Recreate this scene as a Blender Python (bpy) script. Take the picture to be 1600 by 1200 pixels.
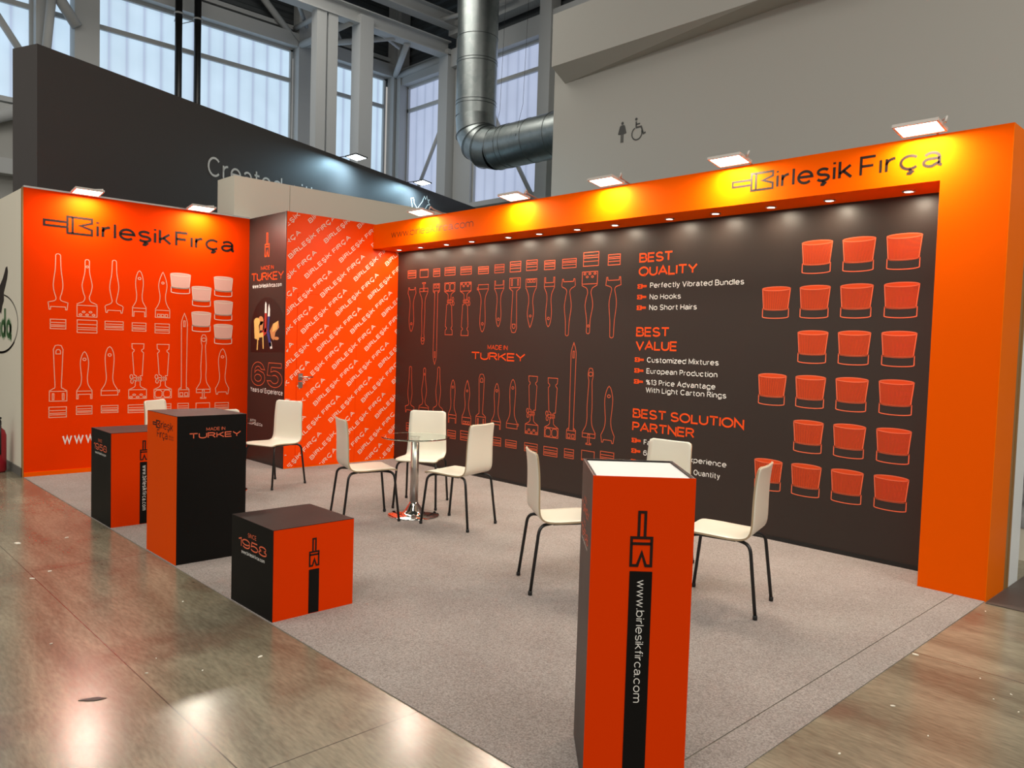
import bpy, math, random
from math import sin, cos, pi, radians as rad, sqrt, atan2
from mathutils import Vector, Matrix
from mathutils.geometry import tessellate_polygon

# ------------------------------------------------------------------ scene, camera, world, exposure
for _o in list(bpy.data.objects):
    bpy.data.objects.remove(_o)
SC = bpy.context.scene
COL = SC.collection
random.seed(7)

cam_d = bpy.data.cameras.new('camera')
cam = bpy.data.objects.new('camera', cam_d)
COL.objects.link(cam)
cam.location = (8.343, -5.9397, 1.5273)
cam.rotation_euler = (1.5215912, -0.0303109, 0.8046665)
cam_d.sensor_fit = 'HORIZONTAL'
cam_d.sensor_width = 36.0
cam_d.lens = 1213.875 / 1600 * 36.0
cam_d.clip_end = 200
SC.camera = cam

SC.view_settings.view_transform = 'Standard'
SC.view_settings.look = 'None'
SC.view_settings.gamma = 1.0
SC.view_settings.use_curve_mapping = False
SC.view_settings.exposure = -0.25

world = bpy.data.worlds.new('world')
SC.world = world
world.use_nodes = True
world.node_tree.nodes['Background'].inputs['Color'].default_value = (1.0, 0.95, 0.88, 1)
world.node_tree.nodes['Background'].inputs['Strength'].default_value = 0.55


def area_light(name, loc, direction, sx, sy, watts, color=(1, 0.93, 0.82), spread=180):
    l = bpy.data.lights.new(name, 'AREA')
    l.shape = 'RECTANGLE'
    l.size, l.size_y = sx, sy
    l.energy = watts
    l.color = color
    l.spread = rad(spread)
    o = bpy.data.objects.new(name, l)
    o.location = loc
    o.rotation_euler = Vector(direction).to_track_quat('-Z', 'Y').to_euler()
    COL.objects.link(o)
    return o


# added hall fill: unseen area lamps under the roof, without fixtures
for _x, _y, _w in ((9.5, -9.0, 760), (1.0, -9.5, 540), (-4.5, 0.5, 360), (13.0, -2.5, 800)):
    area_light('hall_fill', (_x, _y, 10.2), (0, 0, -1), 5, 5, _w, (1, 0.95, 0.86))


# ------------------------------------------------------------------ materials
def lin(c):
    return tuple(((v / 255) / 12.92 if v / 255 <= 0.04045 else ((v / 255 + 0.055) / 1.055) ** 2.4) for v in c)


def new_mat(name):
    m = bpy.data.materials.new(name)
    m.use_nodes = True
    return m, m.node_tree.nodes, m.node_tree.links, m.node_tree.nodes['Principled BSDF']


def plain(name, color, rough=0.5, metal=0.0, bump=0.0, bump_scale=200, spec=0.5, vary=0.0):
    m, n, l, b = new_mat(name)
    b.inputs['Base Color'].default_value = (*color, 1)
    b.inputs['Roughness'].default_value = rough
    b.inputs['Metallic'].default_value = metal
    b.inputs['Specular IOR Level'].default_value = spec
    tc = n.new('ShaderNodeTexCoord')
    nz = n.new('ShaderNodeTexNoise')
    nz.inputs['Scale'].default_value = bump_scale
    nz.inputs['Detail'].default_value = 3
    l.new(tc.outputs['Object'], nz.inputs['Vector'])
    if bump:
        bp = n.new('ShaderNodeBump')
        bp.inputs['Strength'].default_value = bump
        bp.inputs['Distance'].default_value = 0.002
        l.new(nz.outputs['Fac'], bp.inputs['Height'])
        l.new(bp.outputs['Normal'], b.inputs['Normal'])
    # slight unevenness of the gloss
    nz2 = n.new('ShaderNodeTexNoise')
    nz2.inputs['Scale'].default_value = 3.0
    l.new(tc.outputs['Object'], nz2.inputs['Vector'])
    mr = n.new('ShaderNodeMapRange')
    mr.inputs['To Min'].default_value = max(0.02, rough * 0.9)
    mr.inputs['To Max'].default_value = min(1.0, rough * 1.1)
    l.new(nz2.outputs['Fac'], mr.inputs['Value'])
    l.new(mr.outputs['Result'], b.inputs['Roughness'])
    if vary:
        mx = n.new('ShaderNodeMixRGB')
        mx.inputs['Color1'].default_value = (*[c * (1 - vary) for c in color], 1)
        mx.inputs['Color2'].default_value = (*[min(1, c * (1 + vary)) for c in color], 1)
        l.new(nz2.outputs['Fac'], mx.inputs['Fac'])
        l.new(mx.outputs['Color'], b.inputs['Base Color'])
    return m


def glow(name, color, strength):
    m, n, l, b = new_mat(name)
    b.inputs['Base Color'].default_value = (0.8, 0.8, 0.8, 1)
    b.inputs['Emission Color'].default_value = (*color, 1)
    b.inputs['Emission Strength'].default_value = strength
    return m


M = {}
M['orange_red'] = plain('orange_red_vinyl', (0.82, 0.040, 0.0002), 0.6, spec=0.02)
M['orange_pat'] = plain('orange_pattern_vinyl', (0.92, 0.062, 0.0004), 0.42, spec=0.12)
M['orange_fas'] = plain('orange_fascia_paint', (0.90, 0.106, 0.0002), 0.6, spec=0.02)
M['orange_box'] = plain('orange_counter_foil', (0.74, 0.042, 0.0002), 0.5, spec=0.04)
M['orange_dk'] = plain('orange_ochre_foil', (0.82, 0.075, 0.0002), 0.5, spec=0.04)
M['orange_side_lit'] = plain('orange_side_lit_foil', (0.95, 0.17, 0.0003), 0.5, spec=0.04)  # pillar side foil, yellower; light from the right put into its colour
M['dark_wall'] = plain('dark_brown_vinyl', (0.033, 0.023, 0.019), 0.45, spec=0.35)
M['black_foil'] = plain('black_foil', (0.0055, 0.005, 0.0045), 0.5, spec=0.14)
M['top_foil'] = plain('dark_grey_top', (0.013, 0.0095, 0.008), 0.5, spec=0.16, bump=0.1)
M['black'] = plain('black_paint', (0.008, 0.008, 0.008), 0.4)
M['char'] = plain('charcoal_wall', (0.066, 0.060, 0.059), 0.5, spec=0.3)
M['white_wall'] = plain('white_wall_paint', (0.84, 0.79, 0.66), 0.7, spec=0.25)
M['white_cool_lit'] = plain('white_cool_lit_laminate', (0.86, 0.90, 0.90), 0.5)  # white with the neighbouring stand's cool light put into its colour
M['wc_wall'] = plain('grey_white_plaster', (0.50, 0.49, 0.45), 0.8, spec=0.2, bump=0.05, bump_scale=60)
M['steel_w'] = plain('white_steel_paint', (0.50, 0.515, 0.515), 0.55, spec=0.3)
M['hall_wall'] = plain('hall_wall_paint', (0.42, 0.42, 0.40), 0.8)
M['deck'] = plain('dark_roof_sheet', (0.075, 0.085, 0.09), 0.6)
M['chair_w'] = plain('white_laminate', (0.80, 0.76, 0.64), 0.35, spec=0.5)
M['ply'] = plain('beige_ply_edge', (0.42, 0.31, 0.19), 0.6, bump=0.2)
M['chrome'] = plain('chrome', (0.75, 0.75, 0.74), 0.08, 1.0)
M['brushed'] = plain('brushed_steel', (0.62, 0.58, 0.54), 0.32, 1.0)
M['alu'] = plain('aluminium', (0.55, 0.54, 0.52), 0.35, 1.0)
M['print_white'] = plain('white_print', (0.82, 0.80, 0.76), 0.5, spec=0.15)
M['print_line'] = plain('pale_salmon_print', (0.85, 0.40, 0.27), 0.5, spec=0.15)
M['print_pink'] = plain('pink_fill_print', (0.80, 0.33, 0.22), 0.5, spec=0.15)
M['print_cream'] = plain('cream_print', (0.86, 0.62, 0.50), 0.5, spec=0.15)
M['print_blush'] = plain('blush_fill_print', (0.80, 0.43, 0.36), 0.5, spec=0.15)
M['print_orange'] = plain('orange_print', (0.86, 0.085, 0.012), 0.5, spec=0.15)
M['print_copper'] = plain('copper_line_print', (0.60, 0.115, 0.05), 0.5, spec=0.15)
M['print_copper2'] = plain('copper_fill_print', (0.74, 0.075, 0.015), 0.5, spec=0.15)
M['print_rim'] = plain('salmon_rim_print', (0.80, 0.16, 0.075), 0.5, spec=0.15)
M['print_dark'] = plain('dark_print', (0.018, 0.009, 0.006), 0.5, spec=0.2)
M['print_grey'] = plain('grey_print', (0.10, 0.10, 0.095), 0.6, spec=0.15)
M['print_lgrey'] = plain('light_grey_print', (0.72, 0.72, 0.71), 0.5, spec=0.15)
M['print_green'] = plain('green_print', (0.03, 0.11, 0.025), 0.5, spec=0.15)
M['print_mint'] = plain('pale_green_print', (0.50, 0.58, 0.42), 0.5, spec=0.15)
M['yellow'] = plain('straw_yellow_print', (0.80, 0.52, 0.16), 0.5)
M['tan'] = plain('tan_print', (0.62, 0.27, 0.10), 0.5)
M['red'] = plain('red_print', (0.45, 0.03, 0.02), 0.5)
M['blue'] = plain('navy_print', (0.03, 0.05, 0.22), 0.5)
M['arch'] = plain('dark_arch_print', (0.014, 0.009, 0.008), 0.4)
M['ext_red'] = plain('red_enamel', (0.35, 0.01, 0.02), 0.3)
M['lamp_body'] = plain('lamp_housing', (0.55, 0.52, 0.48), 0.45)
M['lamp_dark'] = plain('dark_lamp_housing', (0.03, 0.03, 0.03), 0.4)
M['flood'] = glow('warm_flood_diffuser', (1.0, 0.90, 0.72), 10)
M['flood_cool'] = glow('cool_flood_diffuser', (0.85, 0.97, 1.0), 12)
M['spot'] = glow('downlight_lens', (1.0, 0.92, 0.78), 22)
M['mat_dark'] = plain('dark_floor_mat', (0.085, 0.065, 0.055), 0.55, bump=0.3, bump_scale=40)
M['scrap'] = plain('white_paper', (0.75, 0.72, 0.62), 0.8)
M['rubber'] = plain('black_rubber', (0.01, 0.01, 0.01), 0.6)
M['skirt'] = plain('grey_skirting', (0.16, 0.155, 0.14), 0.5)
M['profile'] = plain('brown_edge_profile', (0.33, 0.17, 0.05), 0.5)


def galvanised():
    m, n, l, b = new_mat('galvanised_steel')
    b.inputs['Metallic'].default_value = 1.0
    tc = n.new('ShaderNodeTexCoord')
    v = n.new('ShaderNodeTexVoronoi')
    v.inputs['Scale'].default_value = 9
    l.new(tc.outputs['Object'], v.inputs['Vector'])
    r = n.new('ShaderNodeValToRGB')
    r.color_ramp.elements[0].color = (0.34, 0.385, 0.385, 1)
    r.color_ramp.elements[1].color = (0.44, 0.475, 0.47, 1)
    l.new(v.outputs['Color'], r.inputs['Fac'])
    l.new(r.outputs['Color'], b.inputs['Base Color'])
    b.inputs['Roughness'].default_value = 0.36
    return m


def carpet_mat():
    m, n, l, b = new_mat('grey_needle_felt')
    tc = n.new('ShaderNodeTexCoord')
    mp = n.new('ShaderNodeMapping')
    mp.inputs['Scale'].default_value = (1, 1, 1)
    l.new(tc.outputs['Object'], mp.inputs['Vector'])
    a = n.new('ShaderNodeTexNoise')
    a.inputs['Scale'].default_value = 130
    a.inputs['Detail'].default_value = 4
    a.inputs['Roughness'].default_value = 0.7
    l.new(mp.outputs['Vector'], a.inputs['Vector'])
    r = n.new('ShaderNodeValToRGB')
    r.color_ramp.elements[0].position = 0.33
    r.color_ramp.elements[0].color = (0.19, 0.165, 0.152, 1)
    r.color_ramp.elements[1].position = 0.70
    r.color_ramp.elements[1].color = (0.45, 0.405, 0.375, 1)
    l.new(a.outputs['Fac'], r.inputs['Fac'])
    c = n.new('ShaderNodeTexNoise')
    c.inputs['Scale'].default_value = 2.2
    c.inputs['Detail'].default_value = 5
    l.new(mp.outputs['Vector'], c.inputs['Vector'])
    r2 = n.new('ShaderNodeValToRGB')
    r2.color_ramp.elements[0].position = 0.3
    r2.color_ramp.elements[0].color = (0.86, 0.84, 0.84, 1)
    r2.color_ramp.elements[1].position = 0.7
    r2.color_ramp.elements[1].color = (1, 1, 1, 1)
    l.new(c.outputs['Fac'], r2.inputs['Fac'])
    mx = n.new('ShaderNodeMixRGB')
    mx.blend_type = 'MULTIPLY'
    mx.inputs['Fac'].default_value = 1
    l.new(r.outputs['Color'], mx.inputs['Color1'])
    l.new(r2.outputs['Color'], mx.inputs['Color2'])
    l.new(mx.outputs['Color'], b.inputs['Base Color'])
    b.inputs['Roughness'].default_value = 0.95
    b.inputs['Specular IOR Level'].default_value = 0.1
    bp = n.new('ShaderNodeBump')
    bp.inputs['Strength'].default_value = 0.35
    bp.inputs['Distance'].default_value = 0.003
    l.new(a.outputs['Fac'], bp.inputs['Height'])
    l.new(bp.outputs['Normal'], b.inputs['Normal'])
    return m


def concrete_mat():
    m, n, l, b = new_mat('polished_concrete')
    tc = n.new('ShaderNodeTexCoord')
    mp = n.new('ShaderNodeMapping')
    mp.inputs['Rotation'].default_value = (0, 0, rad(38))
    mp.inputs['Scale'].default_value = (0.6, 2.6, 1)
    l.new(tc.outputs['Object'], mp.inputs['Vector'])
    a = n.new('ShaderNodeTexNoise')
    a.inputs['Scale'].default_value = 1.1
    a.inputs['Detail'].default_value = 9
    a.inputs['Roughness'].default_value = 0.65
    a.inputs['Distortion'].default_value = 0.8
    l.new(mp.outputs['Vector'], a.inputs['Vector'])
    r = n.new('ShaderNodeValToRGB')
    r.color_ramp.elements[0].position = 0.30
    r.color_ramp.elements[0].color = (0.135, 0.112, 0.075, 1)
    r.color_ramp.elements[1].position = 0.72
    r.color_ramp.elements[1].color = (0.33, 0.29, 0.205, 1)
    e = r.color_ramp.elements.new(0.5)
    e.color = (0.215, 0.188, 0.13, 1)
    l.new(a.outputs['Fac'], r.inputs['Fac'])
    # reddish brown stains
    c = n.new('ShaderNodeTexNoise')
    c.inputs['Scale'].default_value = 1.7
    c.inputs['Detail'].default_value = 6
    l.new(tc.outputs['Object'], c.inputs['Vector'])
    r2 = n.new('ShaderNodeValToRGB')
    r2.color_ramp.elements[0].position = 0.54
    r2.color_ramp.elements[0].color = (0, 0, 0, 1)
    r2.color_ramp.elements[1].position = 0.68
    r2.color_ramp.elements[1].color = (0.7, 0.7, 0.7, 1)
    l.new(c.outputs['Fac'], r2.inputs['Fac'])
    mx = n.new('ShaderNodeMixRGB')
    mx.inputs['Color2'].default_value = (0.155, 0.093, 0.062, 1)
    l.new(r2.outputs['Color'], mx.inputs['Fac'])
    l.new(r.outputs['Color'], mx.inputs['Color1'])
    # fine speckle and scratches
    s = n.new('ShaderNodeTexNoise')
    s.inputs['Scale'].default_value = 26
    s.inputs['Detail'].default_value = 6
    l.new(mp.outputs['Vector'], s.inputs['Vector'])
    r3 = n.new('ShaderNodeValToRGB')
    r3.color_ramp.elements[0].position = 0.3
    r3.color_ramp.elements[0].color = (0.78, 0.78, 0.78, 1)
    r3.color_ramp.elements[1].position = 0.65
    r3.color_ramp.elements[1].color = (1.08, 1.08, 1.08, 1)
    l.new(s.outputs['Fac'], r3.inputs['Fac'])
    m2 = n.new('ShaderNodeMixRGB')
    m2.blend_type = 'MULTIPLY'
    m2.inputs['Fac'].default_value = 1
    l.new(mx.outputs['Color'], m2.inputs['Color1'])
    l.new(r3.outputs['Color'], m2.inputs['Color2'])
    # sawn joints and a long crack
    sx = n.new('ShaderNodeSeparateXYZ')
    l.new(tc.outputs['Object'], sx.inputs['Vector'])

    def line(sock, at, period, width):
        ad = n.new('ShaderNodeMath'); ad.operation = 'ADD'; ad.inputs[1].default_value = -at + 100 * period
        l.new(sock, ad.inputs[0])
        md = n.new('ShaderNodeMath'); md.operation = 'MODULO'; md.inputs[1].default_value = period
        l.new(ad.outputs[0], md.inputs[0])
        lt = n.new('ShaderNodeMath'); lt.operation = 'LESS_THAN'; lt.inputs[1].default_value = width
        l.new(md.outputs[0], lt.inputs[0])
        return lt.outputs[0]
    j1 = line(sx.outputs['Y'], -4.75, 3.1, 0.006)
    j2 = line(sx.outputs['X'], 5.83, 3.1, 0.006)
    mxj = n.new('ShaderNodeMath'); mxj.operation = 'MAXIMUM'
    l.new(j1, mxj.inputs[0]); l.new(j2, mxj.inputs[1])
    m3 = n.new('ShaderNodeMixRGB')
    m3.inputs['Color2'].default_value = (0.04, 0.03, 0.022, 1)
    mj = n.new('ShaderNodeMath'); mj.operation = 'MULTIPLY'; mj.inputs[1].default_value = 0.75
    l.new(mxj.outputs[0], mj.inputs[0])
    l.new(mj.outputs[0], m3.inputs['Fac'])
    l.new(m2.outputs['Color'], m3.inputs['Color1'])
    l.new(m3.outputs['Color'], b.inputs['Base Color'])
    rr = n.new('ShaderNodeMapRange')
    rr.inputs['From Min'].default_value = 0.3
    rr.inputs['From Max'].default_value = 0.7
    rr.inputs['To Min'].default_value = 0.195
    rr.inputs['To Max'].default_value = 0.245
    l.new(s.outputs['Fac'], rr.inputs['Value'])
    l.new(rr.outputs['Result'], b.inputs['Roughness'])
    b.inputs['Specular IOR Level'].default_value = 0.7
    bp = n.new('ShaderNodeBump')
    bp.inputs['Strength'].default_value = 0.02
    bp.inputs['Distance'].default_value = 0.003
    l.new(s.outputs['Fac'], bp.inputs['Height'])
    l.new(bp.outputs['Normal'], b.inputs['Normal'])
    return m


def pane_mat(name, axis, c1, c2, strength):
    """Translucent channel glass with daylight behind it."""
    m, n, l, b = new_mat(name)
    tc = n.new('ShaderNodeTexCoord')
    sx = n.new('ShaderNodeSeparateXYZ')
    l.new(tc.outputs['Object'], sx.inputs['Vector'])
    ad = n.new('ShaderNodeMath'); ad.operation = 'ADD'; ad.inputs[1].default_value = 70.0
    l.new(sx.outputs[axis], ad.inputs[0])
    md = n.new('ShaderNodeMath'); md.operation = 'MODULO'; md.inputs[1].default_value = 0.36
    l.new(ad.outputs[0], md.inputs[0])
    r = n.new('ShaderNodeValToRGB')
    r.color_ramp.elements[0].position = 0.0
    r.color_ramp.elements[0].color = (*c2, 1)
    r.color_ramp.elements[1].position = 0.07
    r.color_ramp.elements[1].color = (*[c * 0.9 + d * 0.1 for c, d in zip(c1, c2)], 1)
    e = r.color_ramp.elements.new(0.2); e.color = (*c1, 1)
    e = r.color_ramp.elements.new(0.31); e.color = (*[c * 0.8 + d * 0.2 for c, d in zip(c1, c2)], 1)
    e = r.color_ramp.elements.new(0.35); e.color = (*c2, 1)
    l.new(md.outputs[0], r.inputs['Fac'])
    nz = n.new('ShaderNodeTexNoise')
    nz.inputs['Scale'].default_value = 1.3
    l.new(tc.outputs['Object'], nz.inputs['Vector'])
    mr = n.new('ShaderNodeMapRange')
    mr.inputs['To Min'].default_value = strength * 0.85
    mr.inputs['To Max'].default_value = strength * 1.15
    l.new(nz.outputs['Fac'], mr.inputs['Value'])
    l.new(r.outputs['Color'], b.inputs['Emission Color'])
    l.new(mr.outputs['Result'], b.inputs['Emission Strength'])
    b.inputs['Base Color'].default_value = (0.25, 0.27, 0.3, 1)
    b.inputs['Roughness'].default_value = 0.4
    return m


def glass_mat():
    m, n, l, b = new_mat('clear_table_glass')
    b.inputs['Base Color'].default_value = (0.82, 0.94, 0.88, 1)
    b.inputs['Transmission Weight'].default_value = 1.0
    b.inputs['Roughness'].default_value = 0.02
    b.inputs['IOR'].default_value = 1.45
    return m


def mural_mat():
    m, n, l, b = new_mat('grey_photo_mural')
    tc = n.new('ShaderNodeTexCoord')
    nz = n.new('ShaderNodeTexNoise')
    nz.inputs['Scale'].default_value = 5
    nz.inputs['Detail'].default_value = 8
    l.new(tc.outputs['Object'], nz.inputs['Vector'])
    r = n.new('ShaderNodeValToRGB')
    r.color_ramp.elements[0].position = 0.35
    r.color_ramp.elements[0].color = (0.05, 0.05, 0.05, 1)
    r.color_ramp.elements[1].position = 0.65
    r.color_ramp.elements[1].color = (0.6, 0.6, 0.6, 1)
    l.new(nz.outputs['Fac'], r.inputs['Fac'])
    l.new(r.outputs['Color'], b.inputs['Base Color'])
    return m


M['galv'] = galvanised()
M['seam'] = plain('dark_seam_steel', (0.16, 0.18, 0.18), 0.4, 1.0)
M['carpet'] = carpet_mat()
M['concrete'] = concrete_mat()
M['pane_a'] = pane_mat('channel_glass_side', 'Y', (0.50, 0.66, 0.80), (0.36, 0.45, 0.60), 1.25)
M['pane_b'] = pane_mat('channel_glass_end', 'X', (0.46, 0.53, 0.72), (0.34, 0.40, 0.56), 1.0)
M['glass'] = glass_mat()
M['mural'] = mural_mat()


# ------------------------------------------------------------------ mesh helpers
class MB:
    def __init__(s):
        s.v, s.f, s.m, s.sm = [], [], [], []

    def face(s, idx, mi=0, smooth=False):
        s.f.append(idx); s.m.append(mi); s.sm.append(smooth)

    def box(s, x0, x1, y0, y1, z0, z1, mi=0):
        k = len(s.v)
        s.v += [(x0, y0, z0), (x1, y0, z0), (x1, y1, z0), (x0, y1, z0), (x0, y0, z1), (x1, y0, z1), (x1, y1, z1), (x0, y1, z1)]
        for q in ((0, 3, 2, 1), (4, 5, 6, 7), (0, 1, 5, 4), (1, 2, 6, 5), (2, 3, 7, 6), (3, 0, 4, 7)):
            s.face([k + i for i in q], mi)
        return s

    def prism(s, poly, axis_pts, mi=0):
        """poly: list of 3D points; extruded by vector axis_pts."""
        k = len(s.v); n = len(poly); d = Vector(axis_pts)
        s.v += [tuple(p) for p in poly] + [tuple(Vector(p) + d) for p in poly]
        s.face([k + i for i in range(n)][::-1], mi)
        s.face([k + n + i for i in range(n)], mi)
        for i in range(n):
            j = (i + 1) % n
            s.face([k + i, k + j, k + n + j, k + n + i], mi)
        return s

    def tube(s, pts, r, seg=12, mi=0, cap=True, radii=None, split=False):
        pts = [Vector(p) for p in pts]
        k0 = len(s.v); n = len(pts)
        t0 = (pts[1] - pts[0]).normalized()
        up = Vector((0, 0, 1)) if abs(t0.z) < 0.9 else Vector((1, 0, 0))
        a = t0.cross(up).normalized()
        for i, p in enumerate(pts):
            t = ((pts[min(i + 1, n - 1)] - pts[max(i - 1, 0)])).normalized()
            a = (a - t * a.dot(t)).normalized()
            b = t.cross(a)
            rr = radii[i] if radii else r
            if 0 < i < n - 1:
                d0, d1 = (p - pts[i - 1]).normalized(), (pts[i + 1] - p).normalized()
                t = (d0 + d1).normalized()
                a = (a - t * a.dot(t)).normalized()
                b = t.cross(a)
                bend = d1 - d0
                st = 1 / max(.5, t.dot(d0))
                bend = bend.normalized() if bend.length > 1e-5 else None
            else:
                bend = None
            for j in range(seg):
                w = 2 * pi * j / seg
                o = (a * cos(w) + b * sin(w)) * rr
                if bend is not None:
                    o += bend * (o.dot(bend) * (st - 1))
                s.v.append(tuple(p + o))
        if split:                           # separate rings per piece: crisp mitred joints
            ring = s.v[k0:]
            del s.v[k0:]
            for i in range(n - 1):
                k = len(s.v)
                s.v += ring[i * seg:(i + 2) * seg]
                for j in range(seg):
                    j2 = (j + 1) % seg
                    s.face([k + j, k + j2, k + seg + j2, k + seg + j], mi, True)
            return s
        for i in range(n - 1):
            for j in range(seg):
                j2 = (j + 1) % seg
                s.face([k0 + i * seg + j, k0 + i * seg + j2, k0 + (i + 1) * seg + j2, k0 + (i + 1) * seg + j], mi, True)
        if cap:
            s.face([k0 + j for j in range(seg)][::-1], mi)
            s.face([k0 + (n - 1) * seg + j for j in range(seg)], mi)
        return s

    def lathe(s, prof, seg=48, mi=0, c=(0, 0, 0), smooth=True, cap=True):
        k0 = len(s.v)
        for r, z in prof:
            for j in range(seg):
                w = 2 * pi * j / seg
                s.v.append((c[0] + r * cos(w), c[1] + r * sin(w), c[2] + z))
        for i in range(len(prof) - 1):
            for j in range(seg):
                j2 = (j + 1) % seg
                s.face([k0 + i * seg + j, k0 + i * seg + j2, k0 + (i + 1) * seg + j2, k0 + (i + 1) * seg + j], mi, smooth)
        if cap:
            s.face([k0 + j for j in range(seg)][::-1], mi)
            s.face([k0 + (len(prof) - 1) * seg + j for j in range(seg)], mi)
        return s

    def build(s, name, mats, parent=None, bevel=0.0):
        me = bpy.data.meshes.new(name)
        me.from_pydata(s.v, [], s.f)
        if not isinstance(mats, (list, tuple)):
            mats = [mats]
        for m in mats:
            me.materials.append(m)
        for p, mi, sm in zip(me.polygons, s.m, s.sm):
            p.material_index = mi
            p.use_smooth = sm
        me.update()
        o = bpy.data.objects.new(name, me)
        COL.objects.link(o)
        if parent:
            o.parent = parent
        if bevel:
            bv = o.modifiers.new('bevel', 'BEVEL')
            bv.width = bevel; bv.segments = 2; bv.limit_method = 'ANGLE'
        return o


def thing(name, label, cat, loc=(0, 0, 0), rz=0.0, group=None):
    o = bpy.data.objects.new(name, None)
    o.empty_display_size = 0.1
    COL.objects.link(o)
    o.location = loc
    o.rotation_euler = (0, 0, rz)
    return tag(o, label, cat, group)


def tag(o, label, cat, group=None):
    o['label'] = label
    o['category'] = cat
    if group:
        o['group'] = group
    return o


def struct(o):
    o['kind'] = 'structure'
    return o


def copy_tree(o, parent=None):
    c = o.copy()
    COL.objects.link(c)
    if parent:
        c.parent = parent
    for ch in list(o.children):
        copy_tree(ch, c)
    return c


# ------------------------------------------------------------------ flat print helpers
class Print:
    """Ink on a face: flat shapes in (u, v) laid on a plane given by origin, u axis, v axis, normal."""
    def __init__(s, o, u, v, lift=0.0012):
        s.o, s.u, s.v = Vector(o), Vector(u).normalized(), Vector(v).normalized()
        s.n = s.u.cross(s.v)
        s.lift = lift
        s.V, s.F, s.M = [], [], []

    def P(s, a, b, layer=0):
        return tuple(s.o + s.u * a + s.v * b + s.n * (s.lift + 0.0005 * layer))

    def poly(s, pts, mi=0, layer=0):
        k = len(s.V)
        s.V += [s.P(a, b, layer) for a, b in pts]
        for t in tessellate_polygon([[Vector((a, b, 0)) for a, b in pts]]):
            a, b, c = (Vector((*pts[i], 0)) for i in t)
            if (b - a).cross(c - a).z < 0:
                t = t[::-1]
            s.F.append([k + i for i in t]); s.M.append(mi)

    def quad(s, a, b, c, d, mi=0, layer=0):
        k = len(s.V)
        s.V += [s.P(*p, layer) for p in (a, b, c, d)]
        s.F.append([k, k + 1, k + 2, k + 3]); s.M.append(mi)

    def stroke(s, pts, w, closed=False, mi=0, layer=0):
        p = [Vector((a, b)) for a, b in pts]
        q = [p[0]]
        for x in p[1:]:
            if (x - q[-1]).length > 1e-6:
                q.append(x)
        if closed and (q[0] - q[-1]).length < 1e-6:
            q.pop()
        n = len(q)
        if n < 2:
            return
        L = []
        for i in range(n):
            if closed:
                d0 = (q[i] - q[i - 1]).normalized(); d1 = (q[(i + 1) % n] - q[i]).normalized()
            else:
                d0 = (q[i] - q[i - 1]).normalized() if i else (q[1] - q[0]).normalized()
                d1 = (q[i + 1] - q[i]).normalized() if i < n - 1 else d0
            n0 = Vector((-d0.y, d0.x)); n1 = Vector((-d1.y, d1.x))
            b = n0 + n1
            if b.length < 1e-4:
                b = n1
            b.normalize()
            L.append(b * (w / 2 / max(0.4, b.dot(n1))))
        k = len(s.V)
        for x, o in zip(q, L):
            s.V.append(s.P(x.x + o.x, x.y + o.y, layer))
            s.V.append(s.P(x.x - o.x, x.y - o.y, layer))
        for i in range(n if closed else n - 1):
            j = (i + 1) % n
            s.F.append([k + 2 * i, k + 2 * i + 1, k + 2 * j + 1, k + 2 * j]); s.M.append(mi)

    def build(s, name, mats, parent):
        me = bpy.data.meshes.new(name)
        me.from_pydata(s.V, [], s.F)
        for m in (mats if isinstance(mats, (list, tuple)) else [mats]):
            me.materials.append(m)
        for p, mi in zip(me.polygons, s.M):
            p.material_index = mi
        me.update()
        o = bpy.data.objects.new(name, me)
        COL.objects.link(o)
        if parent:
            o.parent = parent
        return o


def E(cx, cy, rx, ry, a0, a1, n=0):
    n = n or max(4, int(abs(a1 - a0) / 18))
    return [(cx + rx * cos(rad(a0 + (a1 - a0) * i / n)), cy + ry * sin(rad(a0 + (a1 - a0) * i / n))) for i in range(n + 1)]


def ced(x):
    return [(x, 0), (x, -.1), (x + .09, -.16), (x + .02, -.25), (x - .12, -.24)]


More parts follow.
